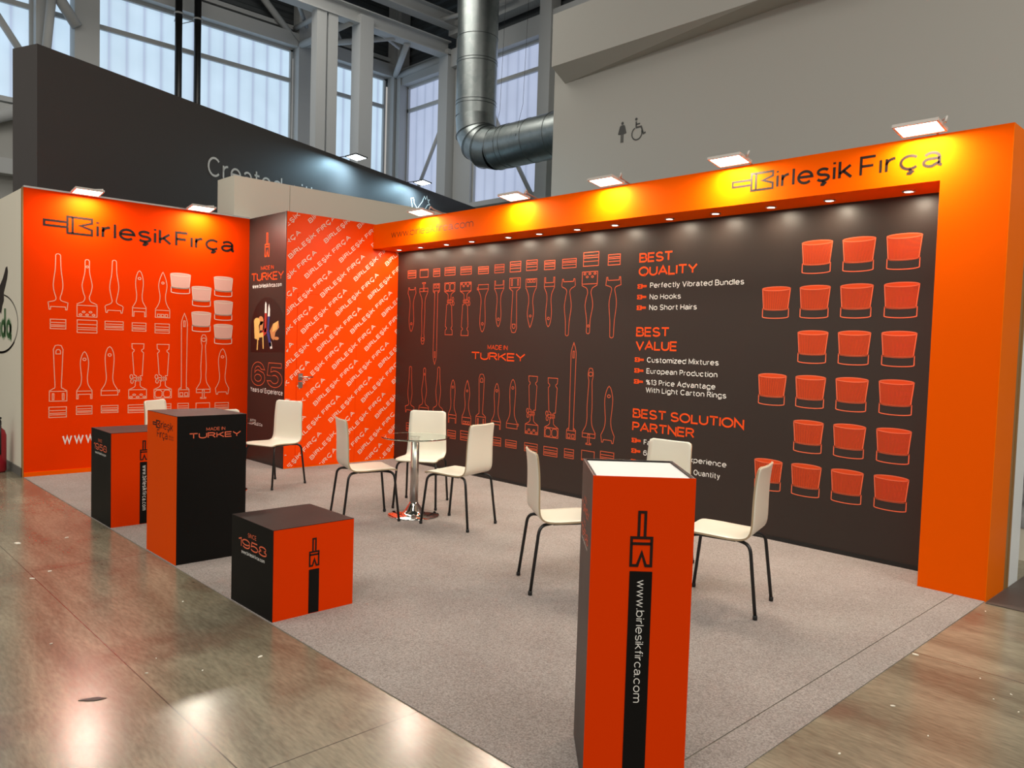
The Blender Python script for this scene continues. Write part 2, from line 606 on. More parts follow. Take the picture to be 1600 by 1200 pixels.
C1 = E(.42, .5, .42, .5, 42, 318)
SU = E(.34, .74, .30, .26, 25, 270) + E(.34, .24, .34, .24, 90, -155)
SL = E(.28, .54, .25, .18, 25, 270) + E(.28, .18, .28, .18, 90, -155)
CL = E(.34, .36, .34, .36, 42, 318)
O1 = E(.34, .36, .34, .36, 0, 360)
G = {
    'A': (.8, [[(0, 0), (.4, 1), (.8, 0)], [(.13, .33), (.67, .33)]]),
    'B': (.68, [[(.4, .51), (0, .51), (0, 1), (.38, 1)] + E(.38, .755, .25, .245, 90, -90), [(.38, .51)] + E(.42, .255, .27, .255, 90, -90) + [(0, 0), (0, .51)]]),
    'C': (.8, [C1]), 'Ç': (.8, [C1, ced(.44)]),
    'D': (.76, [[(0, 0), (0, 1), (.3, 1)] + E(.3, .5, .46, .5, 90, -90) + [(0, 0)]]),
    'E': (.6, [[(.6, 1), (0, 1), (0, 0), (.6, 0)], [(0, .5), (.55, .5)]]),
    'F': (.56, [[(.58, 1), (0, 1), (0, 0)], [(0, .5), (.5, .5)]]),
    'H': (.68, [[(0, 0), (0, 1)], [(.68, 0), (.68, 1)], [(0, .5), (.68, .5)]]),
    'I': (0, [[(0, 0), (0, 1)]]), 'İ': (0, [[(0, 0), (0, 1)], [(0, 1.16), (0, 1.32)]]),
    'K': (.64, [[(0, 0), (0, 1)], [(.62, 1), (0, .38)], [(.22, .58), (.66, 0)]]),
    'L': (.54, [[(0, 1), (0, 0), (.56, 0)]]),
    'M': (.84, [[(0, 0), (0, 1), (.42, .15), (.84, 1), (.84, 0)]]),
    'N': (.7, [[(0, 0), (0, 1), (.7, 0), (.7, 1)]]),
    'O': (.88, [E(.44, .5, .44, .5, 0, 360)]),
    'P': (.6, [[(0, 0), (0, 1), (.34, 1)] + E(.34, .73, .27, .27, 90, -90) + [(0, .46)]]),
    'Q': (.88, [E(.44, .5, .44, .5, 0, 360), [(.5, .2), (.62, -.12)]]),
    'R': (.66, [[(0, 0), (0, 1), (.36, 1)] + E(.36, .75, .26, .25, 90, -90) + [(0, .5)], [(.36, .5), (.66, 0)]]),
    'S': (.68, [SU]), 'Ş': (.68, [SU, ced(.36)]),
    'T': (.72, [[(0, 1), (.72, 1)], [(.36, 1), (.36, 0)]]),
    'U': (.68, [[(0, 1), (0, .34)] + E(.34, .34, .34, .34, 180, 360) + [(.68, 1)]]),
    'V': (.76, [[(0, 1), (.38, 0), (.76, 1)]]),
    'W': (1.1, [[(0, 1), (.28, 0), (.55, .9), (.82, 0), (1.1, 1)]]),
    'Y': (.74, [[(0, 1), (.37, .45), (.74, 1)], [(.37, .45), (.37, 0)]]),
    'Z': (.64, [[(0, 1), (.64, 1), (0, 0), (.64, 0)]]),
    'a': (.58, [E(.3, .46, .27, .26, 155, 0) + [(.57, .12), (.57, .06), (.66, 0)], [(.57, .4), (.26, .4)] + E(.24, .2, .24, .2, 90, 290) + [(.57, .2)]]),
    'b': (.68, [[(0, 1), (0, 0)], O1]), 'c': (.62, [CL]), 'ç': (.62, [CL, ced(.36)]),
    'd': (.68, [[(.68, 1), (.68, 0)], O1]),
    'e': (.68, [[(.02, .38), (.68, .38)] + E(.34, .36, .34, .36, 4, 315)]),
    'f': (.34, [E(.36, .78, .2, .22, 90, 180) + [(.16, 0)], [(0, .68), (.36, .68)]]),
    'g': (.68, [O1, [(.68, .72), (.68, -.06)] + E(.34, -.06, .34, .2, 0, -145)]),
    'h': (.58, [[(0, 1), (0, 0)], [(0, .43)] + E(.29, .43, .29, .29, 180, 0) + [(.58, 0)]]),
    'i': (0, [[(0, 0), (0, .72)], [(0, .9), (0, 1.02)]]), 'ı': (0, [[(0, 0), (0, .72)]]),
    'k': (.54, [[(0, 1), (0, 0)], [(.5, .72), (0, .26)], [(.17, .42), (.55, 0)]]),
    'l': (0, [[(0, 0), (0, 1)]]),
    'm': (.98, [[(0, 0), (0, .72)], [(0, .47)] + E(.245, .47, .245, .25, 180, 0) + [(.49, 0)], [(.49, .47)] + E(.735, .47, .245, .25, 180, 0) + [(.98, 0)]]),
    'n': (.58, [[(0, 0), (0, .72)], [(0, .43)] + E(.29, .43, .29, .29, 180, 0) + [(.58, 0)]]),
    'o': (.68, [O1]), 'p': (.68, [[(0, .72), (0, -.28)], O1]),
    'r': (.32, [[(0, 0), (0, .72)], [(0, .38)] + E(.32, .38, .32, .33, 180, 88)]),
    's': (.56, [SL]), 'ş': (.56, [SL, ced(.3)]),
    't': (.38, [[(.16, .95), (.16, .2)] + E(.36, .2, .2, .2, 180, 275), [(0, .7), (.4, .7)]]),
    'u': (.58, [[(0, .72), (0, .29)] + E(.29, .29, .29, .29, 180, 360) + [(.58, .72)], [(.58, .4), (.58, 0)]]),
    'v': (.56, [[(0, .72), (.28, 0), (.56, .72)]]),
    'w': (.86, [[(0, .72), (.22, 0), (.43, .68), (.64, 0), (.86, .72)]]),
    'x': (.54, [[(0, .72), (.54, 0)], [(.54, .72), (0, 0)]]),
    'y': (.56, [[(0, .72), (.29, .02)], [(.56, .72), (.24, -.16), (.14, -.26), (.02, -.26)]]),
    'z': (.5, [[(0, .72), (.5, .72), (0, 0), (.5, 0)]]),
    '1': (.24, [[(0, .82), (.24, 1), (.24, 0)]]),
    '3': (.62, [E(.3, .75, .28, .25, 160, -90) + E(.3, .25, .32, .25, 90, -160)]),
    '5': (.64, [[(.6, 1), (.1, 1), (.05, .5)] + E(.32, .31, .32, .31, 125, -155)]),
    '6': (.68, [E(.36, .66, .33, .34, 35, 180) + [(.0, .33)], E(.34, .32, .34, .32, 0, 360)]),
    '8': (.66, [E(.33, .75, .28, .25, 0, 360), E(.33, .25, .33, .25, 0, 360)]),
    '9': (.68, [E(.34, .68, .34, .32, 0, 360), [(.68, .67)] + E(.34, .34, .34, .34, 0, -145)]),
    '%': (.8, [E(.16, .78, .16, .2, 0, 360), E(.64, .22, .16, .2, 0, 360), [(.62, 1), (.18, 0)]]),
    '.': (.02, [[(0.01, -.04), (0.01, .08)]]),
    ' ': (.12, []),
}


def text(pr, s, u0, v0, cap, width=None, weight=.13, mi=0, layer=0, gap=.15, rot=0.0, xs=1.0):
    """Lettering drawn with strokes: baseline start (u0, v0), capital height, optional total width."""
    sc = cap / (1 + weight)
    sum_w = sum(G[c][0] for c in s)
    gaps = (len(s) - 1) * (gap + weight)
    wide, sx = 1.0, sc * xs
    if width:
        wide = ((width / sc) - weight - gaps) / max(sum_w, .01)
        sx = sc
        if wide < .55:                      # tightly set small print: squeeze everything
            wide = .8
            sx = width / (wide * sum_w + gaps + weight)
    x = 0.0
    strokes = []
    for ch in s:
        w, st = G[ch]
        strokes += [[(x + a * wide, b) for a, b in q] for q in st]
        x += w * wide + gap + weight
    cr, sr = cos(rot), sin(rot)
    for q in strokes:
        pts = []
        for a, b in q:
            a, b = (a + weight / 2) * sx, (b + weight / 2) * sc
            pts.append((u0 + a * cr - b * sr, v0 + a * sr + b * cr))
        pr.stroke(pts, weight * sc, mi=mi, layer=layer)


def icon(pr, cu, cv, size, rot=0.0, weight=.05, mi=0, layer=0):
    """The paint brush mark: upright with bristles down, centred, 'size' tall; rot turns it."""
    w, h = .405, 1.0
    a = weight / 2
    hx, yb = w / 2 - a, -.5 + a

    def T(p):
        return [(cu + (x * cos(rot) - y * sin(rot)) * size, cv + (x * sin(rot) + y * cos(rot)) * size) for x, y in p]
    ft = .045
    pr.stroke(T([(-.055, ft), (-.055, .5 - a), (.055, .5 - a), (.055, ft)]), weight * size, mi=mi, layer=layer)
    pr.stroke(T([(-hx, ft - a), (hx, ft - a), (hx, yb), (.085, yb), (.01, -.25), (-.065, yb), (-hx, yb)]), weight * size, closed=True, mi=mi, layer=layer)
    pr.stroke(T([(-hx, -.085), (hx, -.085)]), weight * size, mi=mi, layer=layer)


def crom(pts, k=5):
    out = []
    n = len(pts)
    for i in range(n - 1):
        p0, p1, p2, p3 = (Vector(pts[max(0, min(n - 1, j))]) for j in (i - 1, i, i + 1, i + 2))
        for t in range(k):
            t /= k
            out.append(tuple(0.5 * (2 * p1 + (p2 - p0) * t + (2 * p0 - 5 * p1 + 4 * p2 - p3) * t * t + (3 * p1 - p0 - 3 * p2 + p3) * t ** 3)))
    out.append(tuple(pts[-1]))
    return out


# thirteen brush drawings. Each: y top, y bottom (in drawing units), half width at the foot, width in m, height in m,
# profile of the right side from tip to shoulder, head kind, hole
BR = [
    dict(y=(467, 815), hw=62, w=.188, h=.588, tip='round', prof=[(15, 478), (18, 560), (26, 620), (30, 665), (24, 705), (13, 742), (20, 758), (45, 766), (62, 770)], head='claw', y0=768),
    dict(y=(503, 860), hw=64, w=.198, h=.617, tip='round', prof=[(14, 515), (15, 580), (28, 640), (32, 670), (24, 710), (14, 740), (24, 765), (50, 776), (66, 784)], head='holes', y0=790, hole=(548, 7)),
    dict(y=(507, 835), hw=57, w=.188, h=.580, tip='round', prof=[(13, 518), (16, 590), (26, 650), (28, 685), (20, 730), (13, 764), (25, 780), (45, 788), (56, 794)], head='claw', y0=796),
    dict(y=(573, 858), hw=42, w=.146, h=.515, tip='leaf', prof=[(10, 582), (20, 612), (24, 650), (21, 690), (17, 725), (20, 760), (32, 785), (43, 803)], head='legs', y0=806, hole=(621, 8)),
    dict(y=(582, 865), hw=45, w=.161, h=.520, tip='leaf', prof=[(8, 596), (20, 630), (26, 665), (22, 700), (17, 730), (20, 765), (32, 795), (46, 815)], head='squares', y0=820, hole=(649, 7)),
    dict(y=(237, 587), hw=54, w=.166, h=.597, tip='hex', prof=[(18, 240), (30, 265), (28, 300), (24, 400), (20, 495), (30, 508), (56, 524)], head='slots', y0=526, dhole=278),
    dict(y=(277, 572), hw=48, w=.152, h=.512, tip='leaf', prof=[(10, 286), (21, 315), (26, 350), (22, 400), (18, 440), (22, 478), (34, 502), (49, 522)], head='legs', y0=524, hole=(325, 9)),
    dict(y=(247, 550), hw=52, w=.171, h=.540, tip='leaf', prof=[(12, 256), (24, 285), (28, 325), (24, 390), (20, 440), (26, 475), (40, 500), (54, 520)], head='hook', y0=522, hole=(299, 9)),
    dict(y=(228, 570), hw=56, w=.192, h=.622, tip='modular', prof=[], head='holes', y0=515),
    dict(y=(228, 570), hw=54, w=.195, h=.622, tip='modular', prof=[], head='loops', y0=515),
    dict(y=(47, 560), hw=33, w=.123, h=.985, tip='point', prof=[(9, 68), (18, 102), (18, 160), (17, 300), (16, 495), (22, 503), (34, 514)], head='squares2', y0=516, slot=110),
    dict(y=(180, 570), hw=43, w=.166, h=.765, tip='round', prof=[(10, 183), (17, 205), (15, 230), (11, 250), (14, 310), (17, 380), (15, 430), (20, 470), (34, 495), (45, 512)], head='post', y0=514, hole=(210, 12)),
    dict(y=(262, 543), hw=42, w=.168, h=.555, tip='leaf', prof=[(10, 272), (20, 300), (25, 335), (21, 390), (17, 430), (21, 465), (32, 490), (42, 508)], head='claw', y0=508, hole=(312, 8)),
]
# the bristle bundle of each brush: width, height in m
BU = [(.147, .100), (.196, .136), (.188, .090), (.149, .092), (.161, .106), (.166, .110), (.154, .089), (.173, .078), (.193, .088), (.194, .091), (.126, .091), (.166, .097), (.167, .093)]


def brush(pr, i, cu, vfoot, lw, flip=False, mi=0):
    b = BR[i]
    y0, y1 = b['y']
    sz = b['h'] / (y1 - y0)
    sx = b['w'] / (2 * b['hw'])
    sg = -1 if flip else 1

    def T(pts):
        return [(cu + x * sx * sg, vfoot + (y1 - y) * sz * sg) for x, y in pts]

    def st(pts, closed=False):
        pr.stroke(T(pts), lw, closed, mi)
    hw, yh = b['hw'], b['y0']
    if b['tip'] == 'modular':
        st([(-15, 490), (-15, 462), (-8, 462), (-8, 430), (-24, 420), (-34, 284), (-24, 274), (-24, 266), (-36, 258), (-38, y0), (38, y0), (36, 258), (24, 266), (24, 274), (36, 284), (28, 428), (15, 428), (15, 490)])
        st([(-15, 490), (-24, 500), (-hw, 514)])
        st([(15, 490), (24, 500), (hw, 514)])
        st(E(-40, 434, 9, 13, 0, 360), True)
        st(E(-36, 462, 8, 13, 0, 360), True)
        st([(-30, 440), (22, 440), (22, 456), (-30, 456)], True)
        st([(4, 432), (4, 464)])
    else:
        p = b['prof']
        side = crom(p) if b['tip'] != 'hex' else p[:1] + crom(p[1:])
        if b['tip'] == 'round':
            r = side[0][0]
            top = E(0, side[0][1], r, side[0][1] - y0, -90, 0)
            top = [(x, y) for x, y in top]
        elif b['tip'] == 'hex':
            top = [(0, y0)]
        else:
            top = [(0, y0)]
        right = top + side
        left = [(-x, y) for x, y in right][::-1]
        st(left + right[1:])
    if b.get('hole'):
        y, r = b['hole']
        pr.stroke([(cu + r * sx * 1.1 * cos(t * pi / 8), vfoot + (y1 - y) * sz * sg + r * sz * .9 * sin(t * pi / 8)) for t in range(16)], lw, True, mi)
    if b.get('dhole'):
        y = b['dhole']
        st([(-14, y + 14), (-14, y)] + [(14 * cos(rad(180 + 18 * k)), y + 14 * sin(rad(180 + 18 * k))) for k in range(1, 10)] + [(14, y), (14, y + 14)], True)
    if b.get('slot'):
        y = b['slot']
        st([(-5, y - 18), (5, y - 18), (5, y + 18), (-5, y + 18)], True)
    h = b['head']
    if h == 'claw':
        m = yh + (y1 - yh) * .62
        st([(-hw, yh), (-hw + 6, y1), (-hw + 14, y1), (-hw + 17, m), (hw - 17, m), (hw - 14, y1), (hw - 6, y1), (hw, yh)])
    elif h == 'legs':
        m = yh + (y1 - yh) * .42
        st([(-hw, yh), (-hw, y1), (-hw + 9, y1), (-hw + 9, m), (hw - 9, m), (hw - 9, y1), (hw, y1), (hw, yh)], True)
    else:
        yb = y1 if h != 'post' else yh + 20
        st([(-hw, yh), (hw, yh), (hw, yb), (-hw, yb)], True)
        if h == 'holes':
            for x, y in ((-22, .58), (22, .58), (-42, .83), (0, .83), (42, .83)):
                yy = yh + (y1 - yh) * y
                st(E(x, yy, 9, 5, 0, 360, 12), True)
        elif h == 'squares':
            for x in (-24, 0, 24):
                st([(x - 8, y1 - 20), (x + 8, y1 - 20), (x + 8, y1 - 4), (x - 8, y1 - 4)], True)
        elif h == 'squares2':
            for x in (-15, 15):
                st([(x - 9, y1 - 26), (x + 9, y1 - 26), (x + 9, y1 - 6), (x - 9, y1 - 6)], True)
        elif h == 'slots':
            for x in (-31, 31):
                st([(x - 5, yh + 14), (x + 5, yh + 14), (x + 5, y1 - 9), (x - 5, y1 - 9)], True)
        elif h == 'hook':
            st([(hw, yh + 2), (hw + 11, yh - 4), (hw + 11, yh + 8), (hw, yh + 14)])
        elif h == 'loops':
            for x in (-26, 26):
                st([(x - 22, yh + 16), (x - 12, yh + 5), (x + 12, yh + 5), (x + 22, yh + 16), (x + 22, y1 - 14), (x + 12, y1 - 5), (x - 12, y1 - 5), (x - 22, y1 - 14)], True)
        elif h == 'post':
            st([(-6, yh + 4), (6, yh + 4), (6, y1 - 6), (17, y1 - 6), (17, y1), (-17, y1), (-17, y1 - 6), (-6, y1 - 6)], True)


def bundle(pr, i, cu, v0, lw, flip=False, mi=0):
    w, h = BU[i]
    pr.stroke([(cu - w / 2, v0), (cu + w / 2, v0), (cu + w / 2, v0 + h), (cu - w / 2, v0 + h)], lw, True, mi)
    for f in ((.24, .40, .66) if not i == 11 else (.1,)):
        f = 1 - f if flip else f
        pr.stroke([(cu - w / 2, v0 + f * h), (cu + w / 2, v0 + f * h)], lw, False, mi)


def cap_drawing(pr, cu, vtop, h, w, lw, stripes):
    """Round bristle filling on a ring. Materials: 0 rim, 1 fill."""
    hw = w / 2
    vr = vtop - h * .70
    e = .016
    top = [(cu + hw * cos(t), vtop - e + e * sin(t)) for t in [pi * k / 12 for k in range(24)]]
    bh = hw * .87
    low = [(cu + bh * cos(t), vr + e * .7 * sin(t)) for t in [pi + pi * k / 10 for k in range(11)]]
    if stripes:
        n = 26
        pr.poly(top, 1)
        for k in range(n):
            f0, f1 = (k + .0) / n * 2 - 1, (k + .62) / n * 2 - 1
            t0, t1 = math.acos(-f0), math.acos(-f1)
            a0, a1 = cu - hw * cos(t0), cu - hw * cos(t1)
            b0, b1 = cu - bh * cos(t0), cu - bh * cos(t1)
            pr.quad((b0, vr - e * .7 * sin(t0)), (b1, vr - e * .7 * sin(t1)), (a1, vtop - e - e * sin(t1)), (a0, vtop - e - e * sin(t0)), 1)
    else:
        pr.poly([(cu - hw, vtop - e)] + low + [(cu + hw, vtop - e)] + [(cu + hw * cos(t), vtop - e + e * sin(t)) for t in [pi * k / 10 for k in range(1, 10)]], 1)
    pr.stroke(top, lw, True, 0, 1)
    pr.stroke([(cu - hw, vtop - e)] + low + [(cu + hw, vtop - e)], lw, False, 0, 1)
    rw = hw * .93
    vb = vtop - h + e * .8
    pr.stroke([(cu - rw, vr + e * .3), (cu - rw, vb)] + [(cu + rw * cos(t), vb + e * .8 * sin(t)) for t in [pi + pi * k / 10 for k in range(1, 10)]] + [(cu + rw, vb), (cu + rw, vr + e * .3)], lw, False, 0, 1)
    pr.stroke([(cu - rw, vr + e * .3)] + [(cu + rw * cos(t), vr + e * .3 + e * .8 * sin(t)) for t in [pi + pi * k / 10 for k in range(1, 10)]] + [(cu + rw, vr + e * .3)], lw, False, 0, 1)


# ================================================================== THE HALL
def sbox(name, x0, x1, y0, y1, z0, z1, m, parent=None):
    o = MB().box(x0, x1, y0, y1, z0, z1).build(name, m, parent)
    return o if parent else struct(o)


sbox('floor', -14, 20, -16, 10, -0.2, 0.0, M['concrete'])


def ribbed(name, along, fixed, lo, hi, a0, a1, m, out=0.06, pitch=0.3):
    """Trapezoid ribbed sheet. along: 'Y' or 'X' rib direction; fixed position; spans lo..hi across ribs; a0..a1 along ribs."""
    pts = []
    t = lo
    while t < hi:
        pts += [(t, 0), (t + pitch * .35, 0), (t + pitch * .5, out), (t + pitch * .85, out)]
        t += pitch
    pts.append((t, 0))
    mb = MB()
    return pts, mb


# roof deck: ribs run along Y
pts, mb = ribbed('ceiling', 'Y', 11.0, -14, 20, -16, 10, M['deck'])
for x, d in pts:
    mb.v += [(x, -16, 11.0 + d), (x, 10, 11.0 + d)]
for i in range(len(pts) - 1):
    mb.face([2 * i, 2 * i + 1, 2 * i + 3, 2 * i + 2])
struct(mb.build('ceiling', M['deck']))

# side facade (plane x = -10) and end facade (plane y = 7)
XF, YF = -10.0, 7.0
wl = MB()
wl.box(XF - .3, XF, -14, -1.96, 0, 6.1)
wl.box(XF - .3, XF, -1.96, YF + .3, 0, 5.05)
struct(wl.build('wall_side', M['hall_wall']))
wb = MB()
wb.box(XF, 14, YF, YF + .3, 0, 5.02)
wb.box(-3.9, 14, YF, YF + .3, 5.02, 8.5)
struct(wb.build('wall_end', M['hall_wall']))
# ribbed cladding over the glass
for nm, ax in (('wall_side_cladding', 0), ('wall_end_cladding', 1)):
    mb = MB()
    z, pts = 8.6, []
    while z < 11.1:
        pts += [(z, 0), (z + .1, 0), (z + .14, .05), (z + .24, .05)]
        z += .28
    for zz, d in pts:
        if ax == 0:
            mb.v += [(XF - .05 - d, -14, zz), (XF - .05 - d, YF + .2, zz)]
        else:
            mb.v += [(XF - .2, YF + .05 + d, zz), (14, YF + .05 + d, zz)]
    for i in range(len(pts) - 1):
        mb.face([2 * i, 2 * i + 1, 2 * i + 3, 2 * i + 2])
    struct(mb.build(nm, M['deck']))

wn = 0
for y0, y1, z0 in ((-4.6, -1.96, 6.14), (-1.70, -1.14, 5.05), (-.81, 3.72, 5.05), (4.13, 6.53, 5.05)):
    wn += 1
    w = struct(bpy.data.objects.new('window_%d' % wn, None))
    COL.objects.link(w)
    MB().box(XF - .06, XF - .02, y0, y1, z0, 8.76).build('pane', M['pane_a'], w)
    f = MB()
    f.box(XF - .02, XF + .05, y0, y1, 7.96, 8.06)
    f.build('mullion', M['steel_w'], w)
    f = MB()
    f.box(XF - .02, XF + .06, y0, y0 + .06, z0, 8.76)
    f.box(XF - .02, XF + .06, y1 - .06, y1, z0, 8.76)
    f.box(XF - .02, XF + .06, y0, y1, 8.72, 8.8)
    f.box(XF - .02, XF + .10, y0, y1, z0 - .1, z0)
    f.build('window_frame', M['steel_w'], w)
for x0, x1 in ((-9.52, -7.76), (-6.68, -4.23)):
    wn += 1
    w = struct(bpy.data.objects.new('window_%d' % wn, None))
    COL.objects.link(w)
    MB().box(x0, x1, YF + .02, YF + .06, 5.07, 8.54).build('pane', M['pane_b'], w)
    MB().box(x0, x1, YF - .05, YF + .02, 7.86, 7.95).build('mullion', M['steel_w'], w)
    f = MB()
    f.box(x0, x0 + .05, YF - .05, YF + .02, 5.07, 8.54)
    f.box(x1 - .05, x1, YF - .05, YF + .02, 5.07, 8.54)
    f.box(x0, x1, YF - .05, YF + .02, 8.50, 8.56)
    f.box(x0, x1, YF - .16, YF + .02, 4.95, 5.07)
    f.build('window_frame', M['steel_w'], w)

SW = M['steel_w']


def col(x0, x1, y0, y1, z0=0, z1=11):
    return sbox('steel_column', x0, x1, y0, y1, z0, z1, SW)


col(XF, XF + .3, -1.96, -1.70)
col(XF, XF + .35, -1.28, -.81)
col(XF, XF + .3, 3.76, 4.13)
col(XF, XF + .3, 6.62, 6.99)
col(-9.68, -9.52, YF - .3, YF)
col(-7.76, -7.40, YF - .35, YF, 0, 9.0)
col(-7.36, -6.69, YF - .12, YF)
col(-4.22, -3.86, YF - .3, YF)
XB = -7.56
col(XB - .18, XB + .18, 4.05, 4.41, 0, 9.05)
col(XB - .12, XB + .12, 2.97, 3.21, 0, 8.9)
col(XB - .12, XB + .12, 3.26, 3.50, 0, 8.9)
# beams: over the glass, the main truss chords
sbox('roof_beam', XF, XF + .28, -14, YF, 8.80, 9.12, SW)
sbox('roof_beam', XF, XF + .12, -14, YF, 9.24, 9.34, SW)
sbox('roof_beam', XF, 14, YF - .25, YF, 8.56, 9.0, SW)
sbox('roof_beam', -7.4, 14, YF - .35, YF - .05, 9.3, 9.62, SW)


def hbeam(x, y0, y1, z0, z1, w):
    mb = MB()
    mb.box(x - w / 2, x + w / 2, y0, y1, z0, z0 + .03)
    mb.box(x - w / 2, x + w / 2, y0, y1, z1 - .03, z1)
    mb.box(x - .03, x + .03, y0, y1, z0 + .03, z1 - .03)
    return struct(mb.build('roof_beam', SW))


hbeam(XB, -14, 6.75, 8.84, 9.2, .32)
hbeam(-7.2, -14, 6.75, 9.42, 9.75, .3)
hbeam(-3.2, -14, 6.75, 9.9, 10.3, .3)


def brace(a, b, r=.07):
    return struct(MB().tube([a, b], r, 10).build('roof_brace', SW))


N1, N2 = (-9.8, 3.82, 8.86), (-9.8, 6.72, 8.84)
brace(N1, (-9.8, 2.0, 10.45), .085)
brace(N1, (XB, 3.90, 8.86), .085)
brace(N1, (XB, 5.11, 8.86), .07)
brace((-9.8, 3.7, 9.25), (XB, 3.5, 9.1), .06)
brace((-8.7, 4.05, 9.35), (-8.9, 4.5, 8.86), .035)
brace(N2, (XB, 5.50, 8.84), .08)
brace(N2, (XB, 6.75, 8.86), .09)
brace((XB, 4.5, 8.9), (-7.9, 5.5, 8.8), .035)
brace((-9.0, 4.9, 9.2), (-9.3, 5.6, 9.0), .05)
brace((-9.8, -2.85, 8.0), (-9.8, -2.08, 6.86), .07)
brace((-9.55, -1.68, 8.6), (-9.55, -1.86, 6.6), .085)
brace((-9.6, -1.95, 8.75), (-9.6, -1.25, 7.75), .11)
brace((-7.2, 2.0, 9.45), (-9.6, 3.9, 9.3), .05)
brace((-7.2, 6.2, 9.5), (-4.9, 6.5, 9.45), .05)
brace((-7.2, 3.6, 9.75), (-6.2, 5.6, 10.6), .05)
brace((-7.2, 5.2, 9.75), (-6.6, 4.4, 10.8), .06)
brace((-7.2, 5.3, 9.75), (-7.2, 6.6, 10.9), .06)
brace((-5.0, 6.5, 9.5), (-5.0, 6.4, 10.9), .05)
brace((-5.95, 6.85, 7.25), (-4.3, 6.85, 4.78), .055)
brace((-7.60, 6.82, 7.48), (-8.85, 6.82, 5.55), .05)
brace((XF + .2, -4.0, 5.0), (XF + .2, -2.0, 6.0), .14)
sbox('roof_beam', XF, XF + .3, -14, -1.96, 5.75, 5.95, SW)
sbox('roof_beam', XF, XF + .3, -14, -1.96, 4.6, 4.9, SW)
# black downpipes in front of the side glazing
for y in (.705, 1.12):
    p = thing('downpipe', 'black vertical downpipe on the glazing, %s of the pair' % ('farther from the corner' if y < 1 else 'nearer the corner'), 'pipe', (-9.4, y, 0), group='black downpipes on the glazing')
    MB().tube([(0, 0, 0), (0, 0, 11)], .075, 14).build('pipe', M['black'], p)
    for z in (6.6, 8.55):
        MB().lathe([(.082, 0), (.095, 0), (.095, .04), (.082, .04)], 14, c=(0, 0, z), cap=False).build('pipe_clamp', M['steel_w'], p)
        MB().tube([(-.08, 0, z + .02), (-.58, .12 if y < 1 else -.12, z + .05)], .012, 6).build('clamp_arm', M['steel_w'], p)

# spiral duct
dt = thing('ventilation_duct', 'galvanised round ventilation duct bending from the roof into the grey wall', 'duct', (-4.58, 5.2, 0))
R_ = .435
path = [(0, 0, 11.0), (0, 0, 6.42)]
for k in range(1, 4):
    a = rad(90 * k / 4)
    path.append((.62 * (1 - cos(a)), 0, 6.3 - .62 * sin(a)))
path += [(.74, 0, 5.64), (3.9, 0, 5.64)]
MB().tube(path[:2], R_, 40, cap=False).build('riser', M['galv'], dt)
MB().tube(path[1:-1], R_, 40, cap=False, split=True).build('elbow', M['galv'], dt)
MB().tube(path[-2:], R_, 40, cap=False).build('branch', M['galv'], dt)
for z in (8.07, 7.58, 7.52, 6.72, 6.65):
    MB().lathe([(R_, 0), (R_ + .007, .003), (R_ + .007, .013), (R_, .016)], 40, c=(0, 0, z), cap=False).build('seam_ring', M['seam'], dt)
for x in (.76, 1.05, 1.18, 1.80, 2.42):
    o = MB().lathe([(R_, 0), (R_ + .007, .003), (R_ + .007, .013), (R_, .016)], 40, cap=False).build('seam_ring', M['seam'], dt)
    o.rotation_euler = (0, pi / 2, 0)
    o.location = (x, 0, 5.64)
for i in range(2, len(path) - 2):
    p, q = Vector(path[i - 1]), Vector(path[i + 1])
    o = MB().lathe([(R_ + .01, -.006), (R_ + .022, -.004), (R_ + .022, .004), (R_ + .01, .006)], 40, cap=False).build('seam_ring', M['seam'], dt)
    o.rotation_euler = (q - p).to_track_quat('Z', 'Y').to_euler()
    o.location = path[i]
for x in (1.72, 1.05):
    MB().tube([(x, -R_ - .01, 5.64), (x, -R_ * .6, 6.3), (x, -.1, 11)], .0035, 6).build('hanger_wire', M['black'], dt)

# the plastered block with the toilet signs
wc = MB()
wc.box(-1.12, 20, 4.0, 6.6, 0, 7.08)
k = len(wc.v)
for x, zz in ((-.87, 6.03), (3.0, 6.20), (20, 6.20)):
    wc.v += [(x, 4.0, zz), (x, 3.65, 6.22), (x, 3.65, 7.08), (x, 4.0, 7.08)]
wc.face([k, k + 1, k + 2, k + 3][::-1])
for a in (0, 4):
    for p, q in ((0, 1), (1, 2), (2, 3)):
        wc.face([k + a + p, k + a + q, k + a + 4 + q, k + a + 4 + p])
struct(wc.build('wall_back', M['wc_wall']))
sg = Print((0, 4.0, 0), (1, 0, 0), (0, 0, 1), .003)
sign = thing('toilet_sign', 'grey pictogram of a standing woman on the grey upper wall', 'sign', (0, 0, 0))
u, v = .407, 4.824
sg.poly(E(u, v + .305, .025, .025, 0, 340))
sg.poly([(u - .035, v + .275), (u + .035, v + .275), (u + .06, v + .13), (u - .06, v + .13)])
sg.poly([(u - .035, v + .27), (u - .05, v + .26), (u - .085, v + .14), (u - .065, v + .132)])
sg.poly([(u + .035, v + .27), (u + .065, v + .132), (u + .085, v + .14), (u + .05, v + .26)])
sg.poly([(u - .028, v + .13), (u - .004, v + .13), (u - .004, v), (u - .028, v)])
sg.poly([(u + .004, v + .13), (u + .028, v + .13), (u + .028, v), (u + .004, v)])
sg.build('woman_symbol', M['print_grey'], sign)
sign = thing('toilet_sign', 'grey wheelchair pictogram on the grey upper wall', 'sign', (0, 0, 0))
sg = Print((0, 4.0, 0), (1, 0, 0), (0, 0, 1), .003)
u, v = .67, 4.90
sg.poly(E(u + .01, 5.145, .024, .024, 0, 340))
sg.stroke([(u + .01, 5.11), (u + .015, v + .115), (u + .11, v + .115), (u + .155, v), (u + .20, v + .012)], .028)
